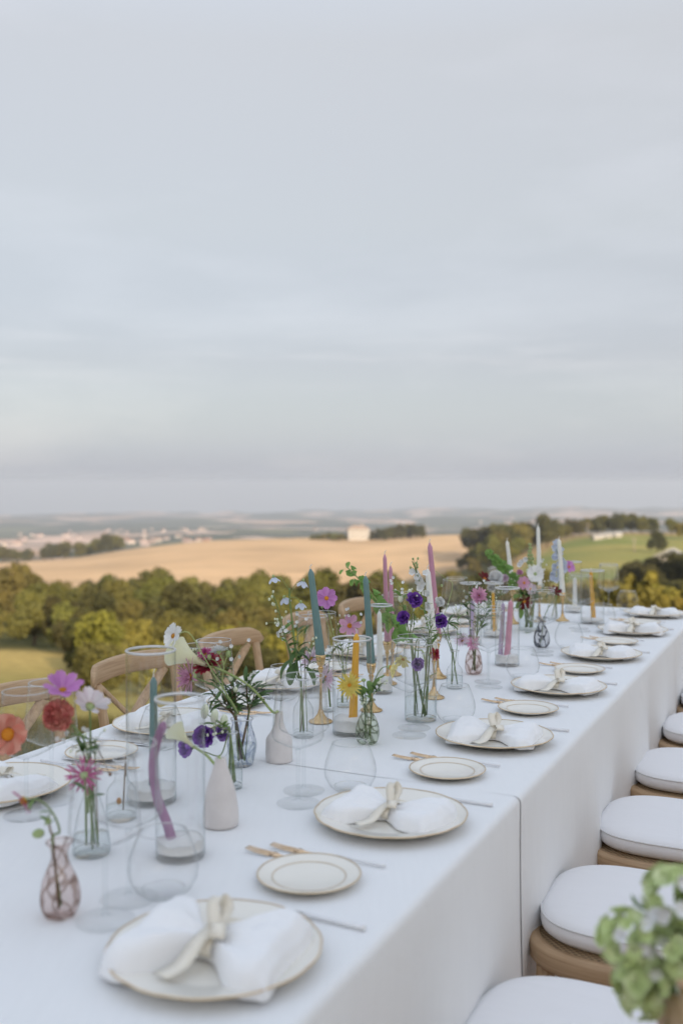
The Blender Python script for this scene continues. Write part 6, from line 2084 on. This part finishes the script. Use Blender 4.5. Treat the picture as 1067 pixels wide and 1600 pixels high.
cosmos('small magenta bloom peeping out behind the delphinium', 'far3', 889, 886, 22, 'orchid', 'orange_eye', (.3, -.8, .4), 7, dd=.05, wr=.7)
f = Flower('green_shoot', 'thin stem with striped leaf tips in the black and white vase', 'stem', 'stripe', 858, 945, .0, (.4, -.2, 1), stem='stem', r=.0015); f.leaves([(.8, .03, 20, .8), (1, .035, 340, .8)], 'lance')

fill = [('blue', 462, 962, 1), ('blue', 433, 960, 0), ('aster', 520, 1012, 1), ('cosmos', 527, 968, 0), ('cosmos', 552, 960, 1), ('green', 596, 1066, 0), ('tall', 622, 908, 1), ('tall', 662, 920, 0),
        ('tall', 672, 958, 1), ('stem', 716, 952, 0), ('pink2', 727, 930, 1), ('pink2', 764, 938, 0), ('far1', 783, 915, 1), ('far1', 749, 925, 0), ('far2', 846, 880, 1), ('far2', 802, 905, 0),
        ('far2', 852, 912, 1), ('far3', 880, 905, 0), ('facet', 360, 1012, 1), ('facet', 308, 1012, 0), ('facet', 392, 1060, 1), ('blue', 488, 1005, 0), ('aster', 495, 1050, 0), ('green', 562, 1085, 0), ('tall', 648, 958, 0), ('tall', 690, 990, 1), ('pink2', 742, 975, 0), ('pink2', 752, 915, 1), ('far1', 765, 945, 0), ('far2', 815, 925, 0), ('far2', 838, 935, 1), ('clear1', 150, 1150, 0), ('clear1', 118, 1150, 1), ('small', 330, 1128, 0)]
wh = {'blue': 'delphinium bottle', 'aster': 'pale aster bottle', 'cosmos': 'pink cosmos bottle', 'green': 'green swirled vase', 'tall': 'tall cylinder vase', 'stem': 'footed bottle', 'pink2': 'pink bud vase',
      'far1': 'white ranunculus vase', 'far2': 'wide far vase', 'far3': 'far delphinium vase', 'facet': 'faceted vase', 'clear1': 'conical flask', 'small': 'slim lisianthus bottle'}
seen = {}
for (vk, x, y, kk) in fill:
    seen[vk] = seen.get(vk, 0) + 1
    f = Flower('filler_sprig', ['wispy green sprig with pale buds', 'wispy sprig with tiny white flowers'][kk] + (', ' + ORD[seen[vk] - 1] + ' sprig' if seen[vk] > 1 else '') + ' in the ' + wh[vk], 'foliage', vk, x, y, R.uniform(-.02, .02), (0, 0, 1), stem='stem', r=.0009)
    for q in range(7):
        p = f.head + Vector((R.gauss(0, .014), R.gauss(0, .01), R.uniform(-.03, .016)))
        f.branch(.80 + .02 * q, p, .00045, 'stem')
        if kk: link('floret', floret_mesh('white', .006, .0055, 5, .5), f.o, T(p) @ face_m((R.gauss(0, .6), -1, R.gauss(.4, .5))))
        else: f.bud(p, .0025, 'bud_white')
    f.leaves([(.5 + .06 * q, R.uniform(.022, .042), R.uniform(0, 360), R.uniform(.2, .8)) for q in range(7)], R.choice(['lance', 'lance_mid']))

# leaf dropped on the cloth
p = on(823, 990); p.z = ztop(p.dot(UU)) + .002
o = link('fallen_leaf', leaf_mesh('ovate_mid')); o.location = p; o.rotation_euler = (0, 0.05, 1.2); o.scale = (.045, .045, .045)
tag(o, 'green leaf fallen on the cloth beside the striped vase', 'leaf')

# ------------------------------------------------------------------ posy tied to the first chair
pc = at(1030, 1462, 1.10)
o = thing('flower_posy', 'blurred posy of green hydrangea and white florets tied to a chair back', 'flower posy', (pc.x, pc.y, pc.z))
o.scale = (0.86, 0.86, 0.86)
gfm = [floret_mesh('hydr', .016, .017, 4, .25), floret_mesh('hydr', .013, .014, 4, .45)]
wfm = floret_mesh('white', .011, .011, 5, .4)
rp = random.Random(21)
for (cx, cy, cz, cr, nn) in [(-.045, -.01, .0, .030, 36), (.018, .0, .052, .032, 40), (.05, -.01, -.005, .034, 42), (-.028, -.02, -.05, .028, 30), (.012, -.02, -.01, .030, 34), (-.02, 0, -.078, .022, 18), (.06, 0, .05, .03, 26)]:
    for k in range(nn):
        dv = Vector((rp.gauss(0, 1), rp.gauss(0, 1) - .3, rp.gauss(0, 1) + .2)).normalized()
        link('floret', rp.choice(gfm), o, T(Vector((cx, cy, cz)) + dv * cr) @ face_m(dv) @ RZ(rp.uniform(0, 6)) @ SC(rp.uniform(.8, 1.15)))
for k in range(15):
    link('white_floret', wfm, o, T(rp.gauss(-.015, .025), rp.uniform(-.05, -.02), rp.gauss(.03, .03)) @ face_m((rp.gauss(0, .5), -1, rp.gauss(.4, .5))))
for k in range(12):
    a = rp.uniform(0, 2 * PI)
    link('leaf', leaf_mesh('ovate_mid'), o, T(math.cos(a) * .03 + .015, rp.uniform(-.03, .02), math.sin(a) * .05 - .01) @ RY(-a + rp.uniform(-.4, .4)) @ RX(rp.uniform(-.6, .6)) @ SC(rp.uniform(.032, .045)))
link('leaf', leaf_mesh('ovate'), o, T(.012, -.02, -.075) @ RY(1.5) @ RX(1.3) @ SC(.062))
mb = MB()
for k in range(7):
    a = rp.uniform(0, 6); tube(mb, curve([(math.cos(a) * .03, math.sin(a) * .02, -.02), (.015 + math.cos(a) * .008, .012, -.075), (.02 + math.cos(a) * .014, .016, -.16)], 8), .002, 6)
mb.obj('stem_bundle', M['stem'], o)
mb = MB()
ring = [(.016 + .016 * math.cos(a), .014 + .014 * math.sin(a), -.085) for a in np.linspace(0, 2 * PI, 20)]
strip(mb, ring, .018, (0, 0, 1)); mb.obj('ribbon_tie', M['ribbon'], o)
